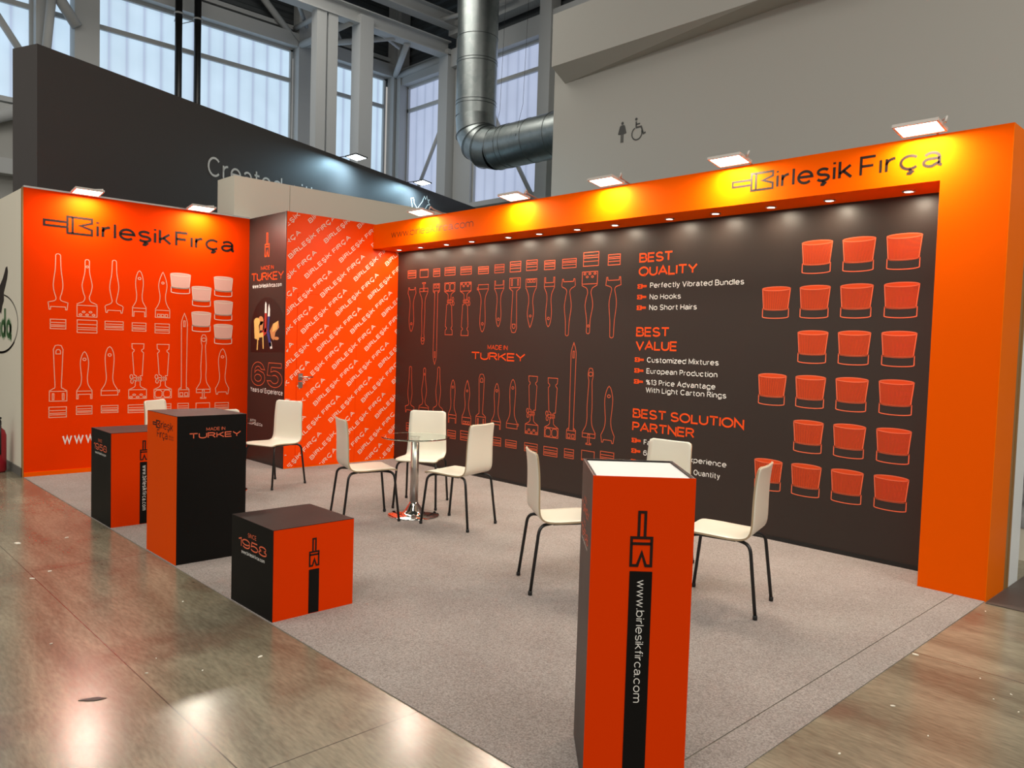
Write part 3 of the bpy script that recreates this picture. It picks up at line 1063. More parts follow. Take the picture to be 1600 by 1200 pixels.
sg.stroke([(u + .012, v + .165), (u + .085, v + .165)], .022)
sg.stroke(E(u + .03, v + .02, .098, .098, 115, 380), .022)
sg.build('wheelchair_symbol', M['print_grey'], sign)

# ================================================================== NEIGHBOURING STANDS
# charcoal wall, turned about 21 degrees
dw = thing('charcoal_wall', 'tall charcoal wall of the stand behind, with white lettering', 'stand wall', (-1.984, -3.650, 0), rad(111.146))
MB().box(0, 10.75, 0, .44, 0, 4.8).build('panel', M['char'], dw)
pr = Print((0, 0, 0), (1, 0, 0), (0, 0, 1), .003)
text(pr, 'Created', 2.51, 3.845, .285, 1.55, .12)
text(pr, 'with', 4.22, 3.845, .285, .74, .12)
pr.build('lettering', M['print_lgrey'], dw)
pr = Print((0, 0, 0), (1, 0, 0), (0, 0, 1), .003)
pr.poly([(7.90, 4.50), (8.0, 4.53), (8.03, 4.42), (8.15, 4.33), (8.22, 4.40), (8.35, 4.52), (8.42, 4.64), (8.47, 4.58), (8.52, 4.66), (8.56, 4.58), (8.63, 4.60), (8.58, 4.54), (8.65, 4.50), (8.56, 4.48), (8.45, 4.36), (8.30, 4.05), (8.05, 4.05), (7.97, 4.30)], 1)
pr.stroke([(7.97, 4.30), (7.90, 4.50), (8.0, 4.53), (8.03, 4.42), (8.15, 4.33), (8.22, 4.40), (8.35, 4.52), (8.42, 4.64), (8.47, 4.58), (8.52, 4.66), (8.56, 4.58), (8.63, 4.60), (8.58, 4.54), (8.65, 4.50), (8.56, 4.48), (8.45, 4.36)], .018, False, 0, 1)
pr.build('hand_print', [M['print_white'], M['char']], dw)

wtw = thing('white_tower', 'white boxed wall of a neighbouring stand rising above the dark panel', 'stand wall', (-1.012, -1.75, 0))
MB().box(-.485, 0, 0, .74, 0, 3.515).build('panel', M['white_wall'], wtw)
MB().box(-.485, 0, .748, 5.4, 0, 3.515).build('panel', M['white_wall'], wtw)

nw = thing('white_side_wall', 'white stand wall carrying a green and black round logo beside the orange wall', 'stand wall', (-.985, -4.0, 0))
MB().box(-4, 0, 0, .05, .09, 3.0).build('panel', M['white_wall'], nw)
MB().box(-4, 0, -.012, .05, 0, .09).build('skirting', M['skirt'], nw)
pr = Print((-1.075, 0, 0), (1, 0, 0), (0, 0, 1), .002)
pr.stroke(E(-.01, 1.605, .87, .325, 100, 435, 60), .016)
pr.stroke(E(-.01, 1.600, .87, .325, -90, -35, 14), .026)
pr.build('logo_ring', M['print_dark'], nw)
pr = Print((-1.075, 0, 0), (1, 0, 0), (0, 0, 1), .003)
pr.poly([(-.25, 1.85), (-.06, 2.00), (.06, 2.06), (.16, 2.11), (.24, 2.17), (.30, 2.22), (.37, 2.23), (.40, 2.17), (.36, 2.10), (.28, 2.02), (.20, 1.95), (.20, 1.86), (.12, 1.80), (.06, 1.71), (.02, 1.73), (-.10, 1.74), (-.25, 1.75)])
pr.build('eagle_print', M['print_dark'], nw)
pr = Print((-1.075, 0, 0), (1, 0, 0), (0, 0, 1), .003)
for ex, mi, ly in ((.035, 1, 0), (0, 0, 1)):
    for cx in (.17, .44):
        pr.stroke(E(cx, 1.545, .085, .075, 0, 360), .055 + ex, True, mi, ly)
    pr.stroke([(.26, 1.77), (.26, 1.455)], .06 + ex, False, mi, ly)
    pr.stroke([(.525, 1.60), (.525, 1.46), (.57, 1.455)], .06 + ex, False, mi, ly)
    pr.stroke([(.0, 1.62), (.0, 1.455)], .06 + ex, False, mi, ly)
pr.build('logo_letters', [M['print_green'], M['print_mint']], nw)

fx = thing('fire_extinguisher', 'red fire extinguisher standing before the white wall with the round logo', 'fire extinguisher', (-1.465, -4.13, 0))
MB().lathe([(.06, 0), (.075, .02), (.075, .40), (.06, .45), (.03, .48), (.03, .50)], 24).build('cylinder', M['ext_red'], fx)
MB().lathe([(.025, .50), (.03, .51), (.03, .55), (.02, .57)], 16).build('valve', M['black'], fx)
MB().box(-.02, .10, -.012, .012, .58, .60).build('handle', M['black'], fx)
MB().tube([(.02, 0, .54), (.09, 0, .52), (.095, 0, .40), (.09, 0, .2)], .01, 8).build('hose', M['black'], fx)

# right hand neighbour
np_ = thing('white_edge_wall', 'narrow white wall end standing beside the orange pillar', 'stand wall', (6.0, .06, 0))
MB().box(0, .972, 0, .03, 0, 3.0).build('back_board', M['profile'], np_)
MB().box(0, .972, .03, .26, 0, 3.0).build('panel', M['white_cool_lit'], np_)
mw = thing('mural_wall', 'grey photo mural wall beyond the white wall end', 'stand wall', (6.2, 1.0, 0))
MB().box(0, 3.2, 0, .06, 0, 3.0).build('panel', M['white_wall'], mw)
MB().box(.1, 3.1, -.006, 0, .25, 2.8).build('photo_print', M['mural'], mw)
tag(MB().box(6.975, 10, -.43, .99, 0, .006).build('floor_mat', M['mat_dark']), 'dark brown floor covering beside the orange pillar', 'floor covering')

# ================================================================== THE STAND
XL, YL, YC, H = -.96, -4.0, -1.57, 3.0
c1 = MB().box(XL, 6.555, -.395, -.008, 0, .004).box(XL, 6.782, YL, -.395, 0, .004).build('carpet', M['carpet'])
tag(c1, 'large grey felt carpet filling the stand floor', 'carpet')
c2 = MB().box(6.788, 6.96, YL, -.395, 0, .004).build('carpet', M['carpet'])
tag(c2, 'narrow grey carpet strip along the aisle edge by the orange pillar', 'carpet')

# ---- orange wall with brush drawings (plane x = XL)
ow = thing('display_wall', 'orange red wall with pale outlined brushes and dark logo', 'stand wall', (XL, YL, 0))
MB().box(-.04, 0, 0, YC - YL, .05, H).build('panel', M['orange_red'], ow)
MB().box(-.04, .006, 0, YC - YL, 0, .05).build('skirting', M['orange_fas'], ow)
MB().box(-.045, .002, -.012, -.001, 0, H).build('edge_profile', M['profile'], ow)
MB().box(-.045, .004, 0, YC - YL, H, H + .018).build('top_rail', M['alu'], ow)


def wall_print(par, lift=.0012):
    """Prints on the orange wall: u is world Y, v is Z."""
    return Print((0, -YL, 0), (0, 1, 0), (0, 0, 1), lift)


LW = .0085
foots = [(-3.683, 1.764), (-3.403, 1.701), (-3.130, 1.758), (-2.865, 1.730), (-2.609, 1.730), (-3.681, .791), (-3.427, .810), (-3.174, .843), (-2.877, .799), (-2.600, .798), (-2.359, .805), (-2.127, .781), (-1.895, .828)]
bvs = [1.561, 1.528, 1.572, 1.565, 1.551, .618, .641, .649, .639, .637, .637, .629, .630]
bcs = [-3.683, -3.402, -3.129, -2.866, -2.612, -3.685, -3.428, -3.171, -2.882, -2.603, -2.365, -2.130, -1.898]
for i in range(13):
    pr = wall_print(ow)
    brush(pr, i, foots[i][0], foots[i][1], LW)
    pr.build('brush_drawing', M['print_line'], ow)
    pr = wall_print(ow)
    bundle(pr, i, bcs[i], bvs[i], LW)
    pr.build('bristle_drawing', M['print_line'], ow)
for cu, vt, h in ((-2.408, 2.255, .234), (-2.160, 2.120, .235), (-2.160, 1.820, .237), (-1.895, 2.257, .237), (-1.892, 1.968, .237), (-1.890, 1.681, .24)):
    pr = wall_print(ow)
    cap_drawing(pr, cu, vt, h, .23, .009, False)
    pr.build('bundle_drawing', [M['print_cream'], M['print_blush']], ow)
pr = wall_print(ow)
icon(pr, -3.586, 2.668, .478, rad(90), .047)
text(pr, 'irleşik', -3.315, 2.567, .178, .80, .18, gap=.17)
text(pr, 'Fırça', -2.475, 2.562, .178, .70, .18, gap=.17)
pr.build('logo_lettering', M['print_dark'], ow)
pr = wall_print(ow)
text(pr, 'www.birlesikfirca.com', -3.642, .328, .122, 1.55, .15)
pr.build('web_lettering', M['print_white'], ow)

# ---- dark corner panel (plane y = YC)
dc = thing('display_wall', 'narrow dark panel with the figure 65 at the booth corner', 'stand wall', (XL, YC, 0))
MB().box(0, .955, 0, .04, .03, H).build('panel', M['dark_wall'], dc)
MB().box(0, .955, -.003, .04, 0, .03).build('skirting', M['black'], dc)
MB().box(.935, .958, -.008, .002, 0, H).build('corner_profile', M['black'], dc)
def cprint(lift=.0012):
    return Print((-XL, 0, 0), (1, 0, 0), (0, 0, 1), lift)
pr = cprint()
icon(pr, -.483, 2.648, .29, 0, .05)
pr.build('brush_mark', M['print_orange'], dc)
pr = cprint()
text(pr, 'MADE IN', -.636, 2.351, .047, .325, .13)
text(pr, 'TURKEY', -.888, 2.222, .098, .83, .17)
pr.build('origin_lettering', M['print_orange'], dc)
pr = cprint()
text(pr, 'www.birlesikfirca.com', -.855, 2.138, .05, .75, .2)
text(pr, 'Years of Experience', -.875, .862, .060, .835, .17)
text(pr, 'ZOPOLE.Co', -.888, .452, .035, .345, .2)
pr.build('white_lettering', M['print_white'], dc)
pr = cprint()
k = [(.86, .68)] + E(.46, .60, .38, .40, 15, 180) + [(.06, .36)] + E(.46, .34, .40, .34, 180, 400) + E(.46, .42, .22, .24, 60, 150) + [(.27, .56)] + E(.46, .62, .19, .20, 170, 25)
for pts_ in (k, E(.46, .33, .20, .15, 0, 360), [(.97 + a, b) for a, b in [(.02, .48), (.10, 1.0), (.80, 1.0), (.80, .82), (.25, .82), (.22, .62)] + E(.43, .34, .42, .34, 95, -165) + [(.22, .26)] + E(.43, .33, .21, .17, -150, 130) + [(.30, .46)]]):
    pr.stroke([(-.885 + x * .455, .945 + y * .29) for x, y in pts_], .009, True)
pr.build('figure_outline', M['print_copper'], dc)
pr = cprint()
pr.poly([(-.885, 1.352), (-.035, 1.372)] + [(-.46 + .425 * cos(t), 1.62 + .40 * sin(t)) for t in [pi * k / 24 for k in range(25)]])
pr.build('arch_print', M['arch'], dc)
pr = cprint(.002)
def blob(pts, mi, ly=0):
    pr.poly(pts, mi, ly)
blob([(-.80, 1.72), (-.64, 1.73), (-.66, 1.50), (-.78, 1.52)], 0); blob(E(-.72, 1.725, .082, .05, 0, 345), 0, 1)
blob(E(-.62, 1.74, .07, .055, 0, 345), 1); blob([(-.68, 1.73), (-.55, 1.73), (-.57, 1.62), (-.66, 1.62)], 1)
blob([(-.515, 1.93), (-.50, 1.97), (-.475, 1.94), (-.468, 1.83), (-.52, 1.83)], 4); blob([(-.52, 1.83), (-.468, 1.83), (-.475, 1.60), (-.525, 1.60)], 2)
blob([(-.43, 1.90), (-.41, 1.94), (-.385, 1.88), (-.385, 1.79), (-.44, 1.79)], 4); blob([(-.44, 1.79), (-.39, 1.79), (-.42, 1.56), (-.455, 1.56)], 3)
blob([(-.30, 1.70), (-.17, 1.74), (-.15, 1.66), (-.24, 1.60), (-.27, 1.50), (-.34, 1.53), (-.38, 1.62)], 1); blob([(-.30, 1.70), (-.17, 1.74), (-.20, 1.64), (-.32, 1.60)], 0, 1)
blob([(-.60, 1.60), (-.47, 1.66), (-.44, 1.60), (-.56, 1.54)], 2); blob([(-.47, 1.62), (-.40, 1.60), (-.33, 1.44), (-.38, 1.42)], 3, 1); blob([(-.40, 1.47), (-.34, 1.49), (-.31, 1.41), (-.36, 1.40)], 4, 1)
blob([(-.70, 1.58), (-.55, 1.60), (-.53, 1.40), (-.56, 1.40), (-.57, 1.54), (-.68, 1.53), (-.69, 1.38), (-.72, 1.38)], 0, 1)
blob([(-.28, 1.52), (-.15, 1.54), (-.16, 1.44), (-.27, 1.43)], 5); blob(E(-.215, 1.53, .065, .02, 0, 345), 1, 1)
pr.build('brush_photo', [M['yellow'], M['tan'], M['red'], M['blue'], M['print_white'], M['arch']], dc)

# ---- patterned wall with the store room door (plane x = 0)
pw = thing('display_wall', 'orange wall printed with slanted white lettering, holding a flush door', 'stand wall', (0, 0, 0))
MB().box(-.04, 0, YC, 0, .02, H).build('panel', M['orange_pat'], pw)
MB().box(-.04, .003, YC, 0, 0, .02).build('skirting', M['orange_fas'], pw)
MB().box(0, .0015, -1.424, -.608, .022, 2.07).build('door_gap', M['orange_red'], pw)
door = MB().box(0, .003, -1.418, -.614, .025, 2.064).build('door', M['orange_pat'], pw)
hd = MB().box(.003, .012, -1.40, -1.345, 1.045, 1.125).build('handle', M['brushed'], door)
MB().tube([(.01, -1.372, 1.085), (.055, -1.372, 1.085), (.06, -1.365, 1.085), (.06, -1.235, 1.085)], .009, 10).build('lever', M['brushed'], hd)
MB().box(.003, .012, -1.40, -1.345, .955, 1.025).build('lock', M['brushed'], door)
pr = Print((0, 0, 0), (0, 1, 0), (0, 0, 1), .0036)
ang = rad(42.7)
for i in range(-14, 15):
    for j in range(-10, 11):
        y = -1.31 + .2125 * i + .247 * j
        z = 2.243 - .2105 * i + .441 * j
        if -2.3 < y < .1 and -.7 < z < 3.1:
            text(pr, 'BİRLEŞİK FIRÇA', y, z, .052, .805, .20, rot=ang, gap=.27)
pat = pr.build('lettering', M['print_cream'], pw)
import bmesh
bm = bmesh.new()
bm.from_mesh(pat.data)
for co, no in (((0, -.002, 0), (0, 1, 0)), ((0, YC + .012, 0), (0, -1, 0)), ((0, 0, H - .004), (0, 0, 1)), ((0, 0, .024), (0, 0, -1))):
    bmesh.ops.bisect_plane(bm, geom=bm.verts[:] + bm.edges[:] + bm.faces[:], plane_co=co, plane_no=no, clear_outer=True)
bm.to_mesh(pat.data)
bm.free()

# ---- dark back wall (plane y = 0)
bw = thing('display_wall', 'long dark brown wall with orange brush outlines and white slogans', 'stand wall', (0, 0, 0))
MB().box(0, 6.955, 0, .04, .035, 2.69).build('panel', M['dark_wall'], bw)
MB().box(0, 6.955, -.006, .04, 0, .035).build('skirting', M['black'], bw)
def bprint(lift=.0012):
    return Print((0, 0, 0), (1, 0, 0), (0, 0, 1), lift)
LB = .0075
low = [(.332, .637), (.625, .600), (.907, .660), (1.186, .584), (1.449, .586), (1.699, .595), (1.959, .587), (2.217, .617), (2.524, .586), (2.815, .580), (3.091, .593), (3.327, .562), (3.568, .607)]
lowc = [(.332, .40), (.625, .395), (.907, .40), (1.171, .397), (1.417, .399), (1.699, .40), (1.96, .40), (2.20, .403), (2.511, .395), (2.80, .384), (3.061, .394), (3.314, .400), (3.559, .423)]
top = {12: (.301, 2.224), 11: (.545, 2.279), 10: (.796, 2.254), 9: (1.053, 2.258), 8: (1.348, 2.252), 7: (1.658, 2.215), 6: (1.925, 2.248), 5: (2.176, 2.268), 4: (2.428, 2.249), 3: (2.697, 2.253), 2: (2.965, 2.226), 1: (3.247, 2.287), 0: (3.549, 2.221)}
topc = {12: (.302, 2.346), 11: (.553, 2.346), 10: (.806, 2.346), 9: (1.061, 2.349), 8: (1.358, 2.345), 7: (1.663, 2.340), 6: (1.931, 2.339), 5: (2.188, 2.337), 4: (2.440, 2.342), 3: (2.703, 2.337), 2: (2.978, 2.340), 1: (3.267, 2.344), 0: (3.56, 2.339)}
for i in range(13):
    for fl in (False, True):
        pr = bprint()
        cu, vf = top[i] if fl else low[i]
        brush(pr, i, cu + (.012 if fl else -.012), vf, LB, fl)
        pr.build('brush_drawing', M['print_copper'], bw)
        pr = bprint()
        cu, vf = topc[i] if fl else lowc[i]
        bundle(pr, i, cu, vf, LB, fl)
        pr.build('bristle_drawing', M['print_copper'], bw)
for r, vt in enumerate((2.421, 2.071, 1.717, 1.363, 1.008, .660)):
    for c, cu in enumerate((5.250, 5.573, 5.896, 6.218)):
        if c == 0 and r % 2 == 0:
            continue
        pr = bprint()
        cap_drawing(pr, cu, vt, .256, .242, .0075, True)
        pr.build('bundle_drawing', [M['print_rim'], M['print_copper2']], bw)
pr = bprint()
text(pr, 'MADE IN', 1.771, 1.477, .052, .33, .14)
text(pr, 'TURKEY', 1.493, 1.355, .090, .89, .2)
pr.build('origin_lettering', M['print_orange'], bw)
for s, u0, v0, wd in (('BEST', 3.86, 2.342, .375), ('QUALITY', 3.858, 2.215, .64), ('BEST', 3.856, 1.650, .375), ('VALUE', 3.856, 1.522, .465), ('BEST SOLUTION', 3.852, .882, 1.165), ('PARTNER', 3.852, .755, .685)):
    pr = bprint()
    text(pr, s, u0, v0, .089, wd, .21, gap=.08)
    pr.build('heading_lettering', M['print_orange'], bw)
for s, u0, v0, wd in (('Perfectly Vibrated Bundles', 3.995, 2.101, .963), ('No Hooks', 3.995, 1.995, .342), ('No Short Hairs', 3.995, 1.896, .513), ('Customized Mixtures', 3.992, 1.410, .758), ('European Production', 3.992, 1.306, .75), ('%13 Price Advantage', 3.992, 1.201, .735), ('With Light Carton Rings', 3.992, 1.130, .845), ('Fa', 3.992, .638, .075), ('65 Years of Experience', 3.990, .538, .878), ('Quantity', 4.545, .430, .265)):
    pr = bprint()
    text(pr, s, u0, v0, .050, wd, .17)
    pr.build('slogan_lettering', M['print_white'], bw)
for v0 in (2.120, 2.020, 1.920, 1.432, 1.330, 1.226, .668, .568, .466):
    pr = bprint()
    icon(pr, 3.904, v0, .105, rad(-90), .085)
    pr.build('brush_mark', M['print_orange'], bw)

# ---- orange portal: beam along the top and pillar at the aisle
pf = thing('portal_frame', 'orange overhead beam and pillar framing the dark wall', 'stand frame', (0, 0, 0))
D = -.393
mb = MB()
mb.box(.002, 6.963, D, 0, 2.69, 2.99)
mb.build('beam', M['orange_fas'], pf)
mb = MB()
mb.box(6.56, 6.963, D, 0, 0.0, 2.69)
mb.build('pillar', M['orange_fas'], pf)
MB().box(6.963, 6.966, D, 0, 0, 2.99).build('side_panel', M['orange_side_lit'], pf)
MB().box(6.955, 6.966, 0, .055, 0, 2.99).build('back_edge', M['profile'], pf)
def fprint(lift=.0012):
    return Print((0, D, 0), (1, 0, 0), (0, 0, 1), lift)
pr = fprint()
text(pr, 'www.birlesikfirca.com', .392, 2.800, .083, 1.525, .095)
pr.build('web_lettering', M['print_dark'], pf)
pr = fprint()
icon(pr, 5.214, 2.850, .356, rad(90), .047)
text(pr, 'irleşik', 5.412, 2.781, .136, .575, .165, gap=.17)
text(pr, 'Fırça', 6.035, 2.781, .140, .525, .15, gap=.17)
pr.build('logo_lettering', M['print_dark'], pf)

# ---- recessed downlights in the soffit
SPX = [.25, .69, 1.19, 1.64, 2.24, 2.70, 3.22, 3.69, 4.30, 4.76, 5.26, 5.73, 6.29]
WORDS = ['nearest the slanted lettering wall', 'second from the slanted lettering wall', 'third from the slanted lettering wall', 'fourth from the slanted lettering wall', 'fifth from the slanted lettering wall', 'sixth from the slanted lettering wall', 'middle one of the row of thirteen', 'sixth from the orange pillar', 'fifth from the orange pillar', 'fourth from the orange pillar', 'third from the orange pillar', 'second from the orange pillar', 'nearest the orange pillar']
dl0 = None
for i, x in enumerate(SPX):
    lab = 'small round downlight under the orange beam, ' + WORDS[i]
    if dl0 is None:
        dl0 = thing('downlight', lab, 'ceiling light', (x, -.17, 2.69), group='downlights under the orange beam')
        MB().lathe([(.030, 0), (.042, 0), (.044, -.006), (.038, -.010), (.030, -.010)], 24, cap=False).build('trim_ring', M['alu'], dl0)
        MB().lathe([(.001, -.003), (.03, -.003), (.03, -.006), (.001, -.009)], 24).build('lens', M['spot'], dl0)
        d = dl0
    else:
        d = copy_tree(dl0)
        d.location = (x, -.17, 2.69)
        d['label'] = lab
    l = bpy.data.lights.new('downlight_beam', 'AREA')
    l.shape = 'DISK'
    l.size = .05
    l.energy = 4.5
    l.color = (1, .86, .66)
    o = bpy.data.objects.new('downlight_beam', l)
    o.location = (x, -.17, 2.676)
    COL.objects.link(o)


# ---- flood lights on arms
def flood_light(name, label, loc, rz, tilt, dark=False, watts=22, group=None, size=(.28, .19), cool=False):
    """Local frame: lamp hangs out along -y from the wall behind it; tilt turns the lamp face back to the wall."""
    t = thing(name, label, 'flood light', loc, rz, group)
    body = M['lamp_dark'] if dark else M['lamp_body']
    a, b = size[0] / 2, size[1] / 2
    piv = bpy.data.objects.new('head', None)
    c, s = cos(tilt), sin(tilt)

    def rot(mb):
        mb.v = [(x, y * c - z * s, y * s + z * c) for x, y, z in mb.v]
        return mb
    mb = MB()
    mb.box(-a, a, -b, b, .004, .013)
    mb.box(-a, -a + .014, -b, b, -.008, .004)
    mb.box(a - .014, a, -b, b, -.008, .004)
    mb.box(-a + .014, a - .014, -b, -b + .014, -.008, .004)
    mb.box(-a + .014, a - .014, b - .014, b, -.008, .004)
    rot(mb).build('housing', body, t)
    mb = MB()
    for k in range(7):
        x = -a * .7 + k * a * 1.4 / 6
        mb.box(x - .004, x + .004, -b * .7, b * .7, .013, .020)
    rot(mb).build('cooling_fins', body, t)
    rot(MB().box(-a + .014, a - .014, -b + .014, b - .014, -.005, .004)).build('diffuser', M['flood_cool'] if cool else M['flood'], t)
    mb = MB()
    mb.tube([(a + .012, 0, .012), (a + .012, .02, .05), (a * .3, b + .06, .05), (0, b + .25, .03)], .008, 8)
    mb.build('arm', body, t)
    L = area_light('flood_beam', (0, 0, 0), (0, 0, -1), size[0] - .04, size[1] - .04, watts, (.48, .80, 1.0) if cool else (1, .90, .74))
    L.parent = t
    L.location = (0, -.016 * -s, -.016 * c)
    L.rotation_euler = (tilt, 0, 0)
    return t


for x, w, q in ((1.14, 25, 'on the orange beam above the website address'), (2.67, 26, 'second on the orange beam from the slanted lettering wall'), (3.85, 26, 'middle one of five on the orange beam'), (5.08, 28, 'on the orange beam beside the brush end of the logo'), (6.46, 27, 'on the orange beam nearest the pillar')):
    flood_light('flood_light', 'lit rectangular flood light ' + q, (x, D - .125, 3.015), 0, rad(-9), False, w, 'flood lights along the orange beam')
for y, q in ((-3.44, 'above the brush mark of the orange wall logo'), (-2.23, 'above the last letters of the orange wall logo')):
    flood_light('flood_light', 'lit rectangular flood light ' + q, (XL + .14, y, 3.02), rad(90), rad(-9), False, 27, 'flood lights on the orange wall')
dirv = Vector((-.3605, .9328, 0)); nrm = Vector((.9328, .3605, 0))
for s_, q in ((5.62, 'nearer the word Created'), (7.85, 'above the printed hand')):
    p = Vector((-1.984, -3.650, 0)) + dirv * s_ + nrm * .30
    flood_light('flood_light', 'dark flood light on the charcoal wall ' + q.replace('Created', 'lettering'), (p.x, p.y, 4.79), rad(111.146), rad(-8), True, 62, 'flood lights on the charcoal wall', (.34, .24), True)

# ================================================================== FURNITURE
def make_chair():
    t = thing('chair', 'x', 'chair')
    # seat shell: one bent board, profile (y forward, z)
    prof = [(.215, .432), (.200, .443), (.17, .449), (.08, .448), (-.02, .443), (-.10, .440), (-.150, .443), (-.185, .458), (-.205, .487), (-.213, .525), (-.217, .58), (-.221, .66), (-.228, .75), (-.238, .82), (-.248, .868)]
    prof = crom(prof, 3)
    n = len(prof)
    ds = [0]
    for i in range(1, n):
        ds.append(ds[-1] + sqrt((prof[i][0] - prof[i - 1][0]) ** 2 + (prof[i][1] - prof[i - 1][1]) ** 2))
    tot = ds[-1]
    mb = MB()
    K = 10
    th = .011
    rows = []
    for i in range(n):
        f = ds[i] / tot
        w = .198 if f < .38 else .198 - .022 * (f - .38) / .62
        if .36 < f < .52:
            w -= .006 * sin((f - .36) / .16 * pi)
        r = .028
        e = min(ds[i], tot - ds[i])
        if e < r:
            w = w - r + sqrt(max(0, r * r - (r - e) ** 2))
        a, b = prof[max(0, i - 1)], prof[min(n - 1, i + 1)]
        ty, tz = b[0] - a[0], b[1] - a[1]
        L = sqrt(ty * ty + tz * tz)
        ny, nz = tz / L, -ty / L          # towards the sitter / up
        back = max(0, (f - .5) / .5)
        row = []
        for k in range(K + 1):
            x = -w + 2 * w * k / K
            cv = back * .016 * (x / .18) ** 2
            row.append((x, prof[i][0] + ny * cv, prof[i][1] + nz * cv, ny, nz))
        rows.append(row)
    for row in rows:
        for x, y, z, ny, nz in row:
            mb.v.append((x, y + ny * th / 2, z + nz * th / 2))
    off = len(mb.v)
    for row in rows:
        for x, y, z, ny, nz in row:
            mb.v.append((x, y - ny * th / 2, z - nz * th / 2))
    W = K + 1
    for i in range(n - 1):
        for k in range(K):
            q = [i * W + k, i * W + k + 1, (i + 1) * W + k + 1, (i + 1) * W + k]
            mb.face(q, 0, True)
            mb.face([off + j for j in q[::-1]], 0, True)
        mb.face([i * W, (i + 1) * W, off + (i + 1) * W, off + i * W], 1)
        mb.face([i * W + K, off + i * W + K, off + (i + 1) * W + K, (i + 1) * W + K], 1)
    for k in range(K):
        mb.face([k, off + k, off + k + 1, k + 1], 1)
        q = (n - 1) * W
        mb.face([q + k, q + k + 1, off + q + k + 1, off + q + k], 1)
    mb.build('seat_shell', [M['chair_w'], M['ply']], t)
    for sx in (1, -1):
        for (fx, fy), (tx, ty), (cx, cy) in (((.20, .232), (.182, .186), (.07, .07)), ((.205, -.255), (.186, -.205), (.07, -.05))):
            a, b, c = Vector((fx * sx, fy, .012)), Vector((tx * sx, ty, .422)), Vector((cx * sx, cy, .424))
            u1 = (a - b).normalized() * .055
            u2 = (c - b).normalized() * .055
            path_ = [a, b + u1]
            for k in range(1, 6):
                s = k / 6
                path_.append((b + u1) * (1 - s) ** 2 + b * 2 * s * (1 - s) + (b + u2) * s * s)
            path_ += [b + u2, c]
            lg = MB().tube(path_, .0105, 10).build('leg', M['black'], t)
            MB().lathe([(.010, 0), (.0135, .003), (.0135, .022), (.011, .026)], 12, c=(fx * sx, fy, 0)).build('foot_cap', M['rubber'], lg)
        MB().tube([(.145 * sx, .15, .430), (.145 * sx, -.11, .426)], .009, 8).build('seat_rail', M['black'], t)
    mb = MB()
    mb.box(-.10, .10, -.06, .09, .424, .434)
    mb.build('mounting_plate', M['black'], t)
    return t


chairs = [
    ((2.526, -1.483), -51.2, 'white chair behind the round glass table, nearest the dark wall', 'chairs around the glass table'),
    ((3.336, -1.708), -165.9, 'white chair on the near side of the glass table, its back to the white slogans', 'chairs around the glass table'),
    ((2.719, -2.217), 73.1, 'white chair behind the black and orange cube, its back to the counters', 'chairs around the glass table'),
    ((5.043, -2.246), 55.8, 'white chair half hidden behind the orange plinth, with its back towards the glass table', 'chairs behind the orange plinth'),
    ((5.890, -1.747), -164.6, 'white chair between the orange plinth and the pillar, backrest before the printed bristle bundles', 'chairs behind the orange plinth'),
    ((5.106, -1.408), -86.8, 'white chair against the dark wall showing only its backrest above the orange plinth', 'chairs behind the orange plinth'),
    ((.852, -2.129), -69.5, 'white chair before the dark 65 panel, beside the slanted lettering wall', 'chairs behind the tall counter'),
    ((.423, -2.968), 37.5, 'white chair with backrest showing between the pedestal and the tall counter', 'chairs behind the tall counter'),
    ((1.25, -2.89), 158, 'white chair almost wholly hidden behind the tall black counter', 'chairs behind the tall counter'),
]
ch0 = make_chair()
for i, (p, a, lab, grp) in enumerate(chairs):
    c = ch0 if i == 0 else copy_tree(ch0)
    c.location = (p[0], p[1], .004)
    c.rotation_euler = (0, 0, rad(a - 90))
    c['label'] = lab
    c['group'] = grp


def make_table():
    t = thing('glass_table', 'x', 'table', group='round glass tables')
    MB().lathe([(.297, .690), (.300, .692), (.300, .699), (.297, .701)], 64).build('tabletop', M['glass'], t)
    MB().lathe([(.036, .10), (.036, .684)], 32).build('column', M['brushed'], t)
    MB().lathe([(.05, .684), (.05, .691)], 32).build('top_disc', M['chrome'], t)
    MB().lathe([(.225, 0), (.228, .004), (.222, .010), (.12, .018), (.095, .028), (.075, .055), (.055, .088), (.042, .105), (.036, .12)], 64).build('base', M['chrome'], t)
    return t


t0 = make_table()
for i, (p, lab) in enumerate((((2.86, -1.811), 'round glass table on a steel column among three white chairs'), ((.86, -2.66), 'round glass table hidden behind the tall counter, its base edge showing'), ((5.33, -1.87), 'round glass table hidden behind the orange plinth'))):
    t = t0 if i == 0 else copy_tree(t0)
    t.location = (p[0], p[1], .004)
    t['label'] = lab


# ---- boxes and counters. Local origin: front left bottom corner; x right, y back
def counter(name, label, cat, loc, w, d, h, front, side, rz=0.0):
    t = thing(name, label, cat, loc, rz)
    MB().box(.003, w - .003, .003, d - .003, 0, h - .003).build('body', M['black_foil'], t)
    MB().box(0, w, 0, d, h - .003, h).build('top_panel', M['top_foil'], t)
    MB().box(0, w, 0, .003, 0, h - .003).build('front_panel', front, t)
    MB().box(w - .003, w, .003, d, 0, h - .003).build('side_panel', side, t)
    MB().box(0, .003, .003, d, 0, h - .003).build('back_panel', M['black_foil'], t)
    return t


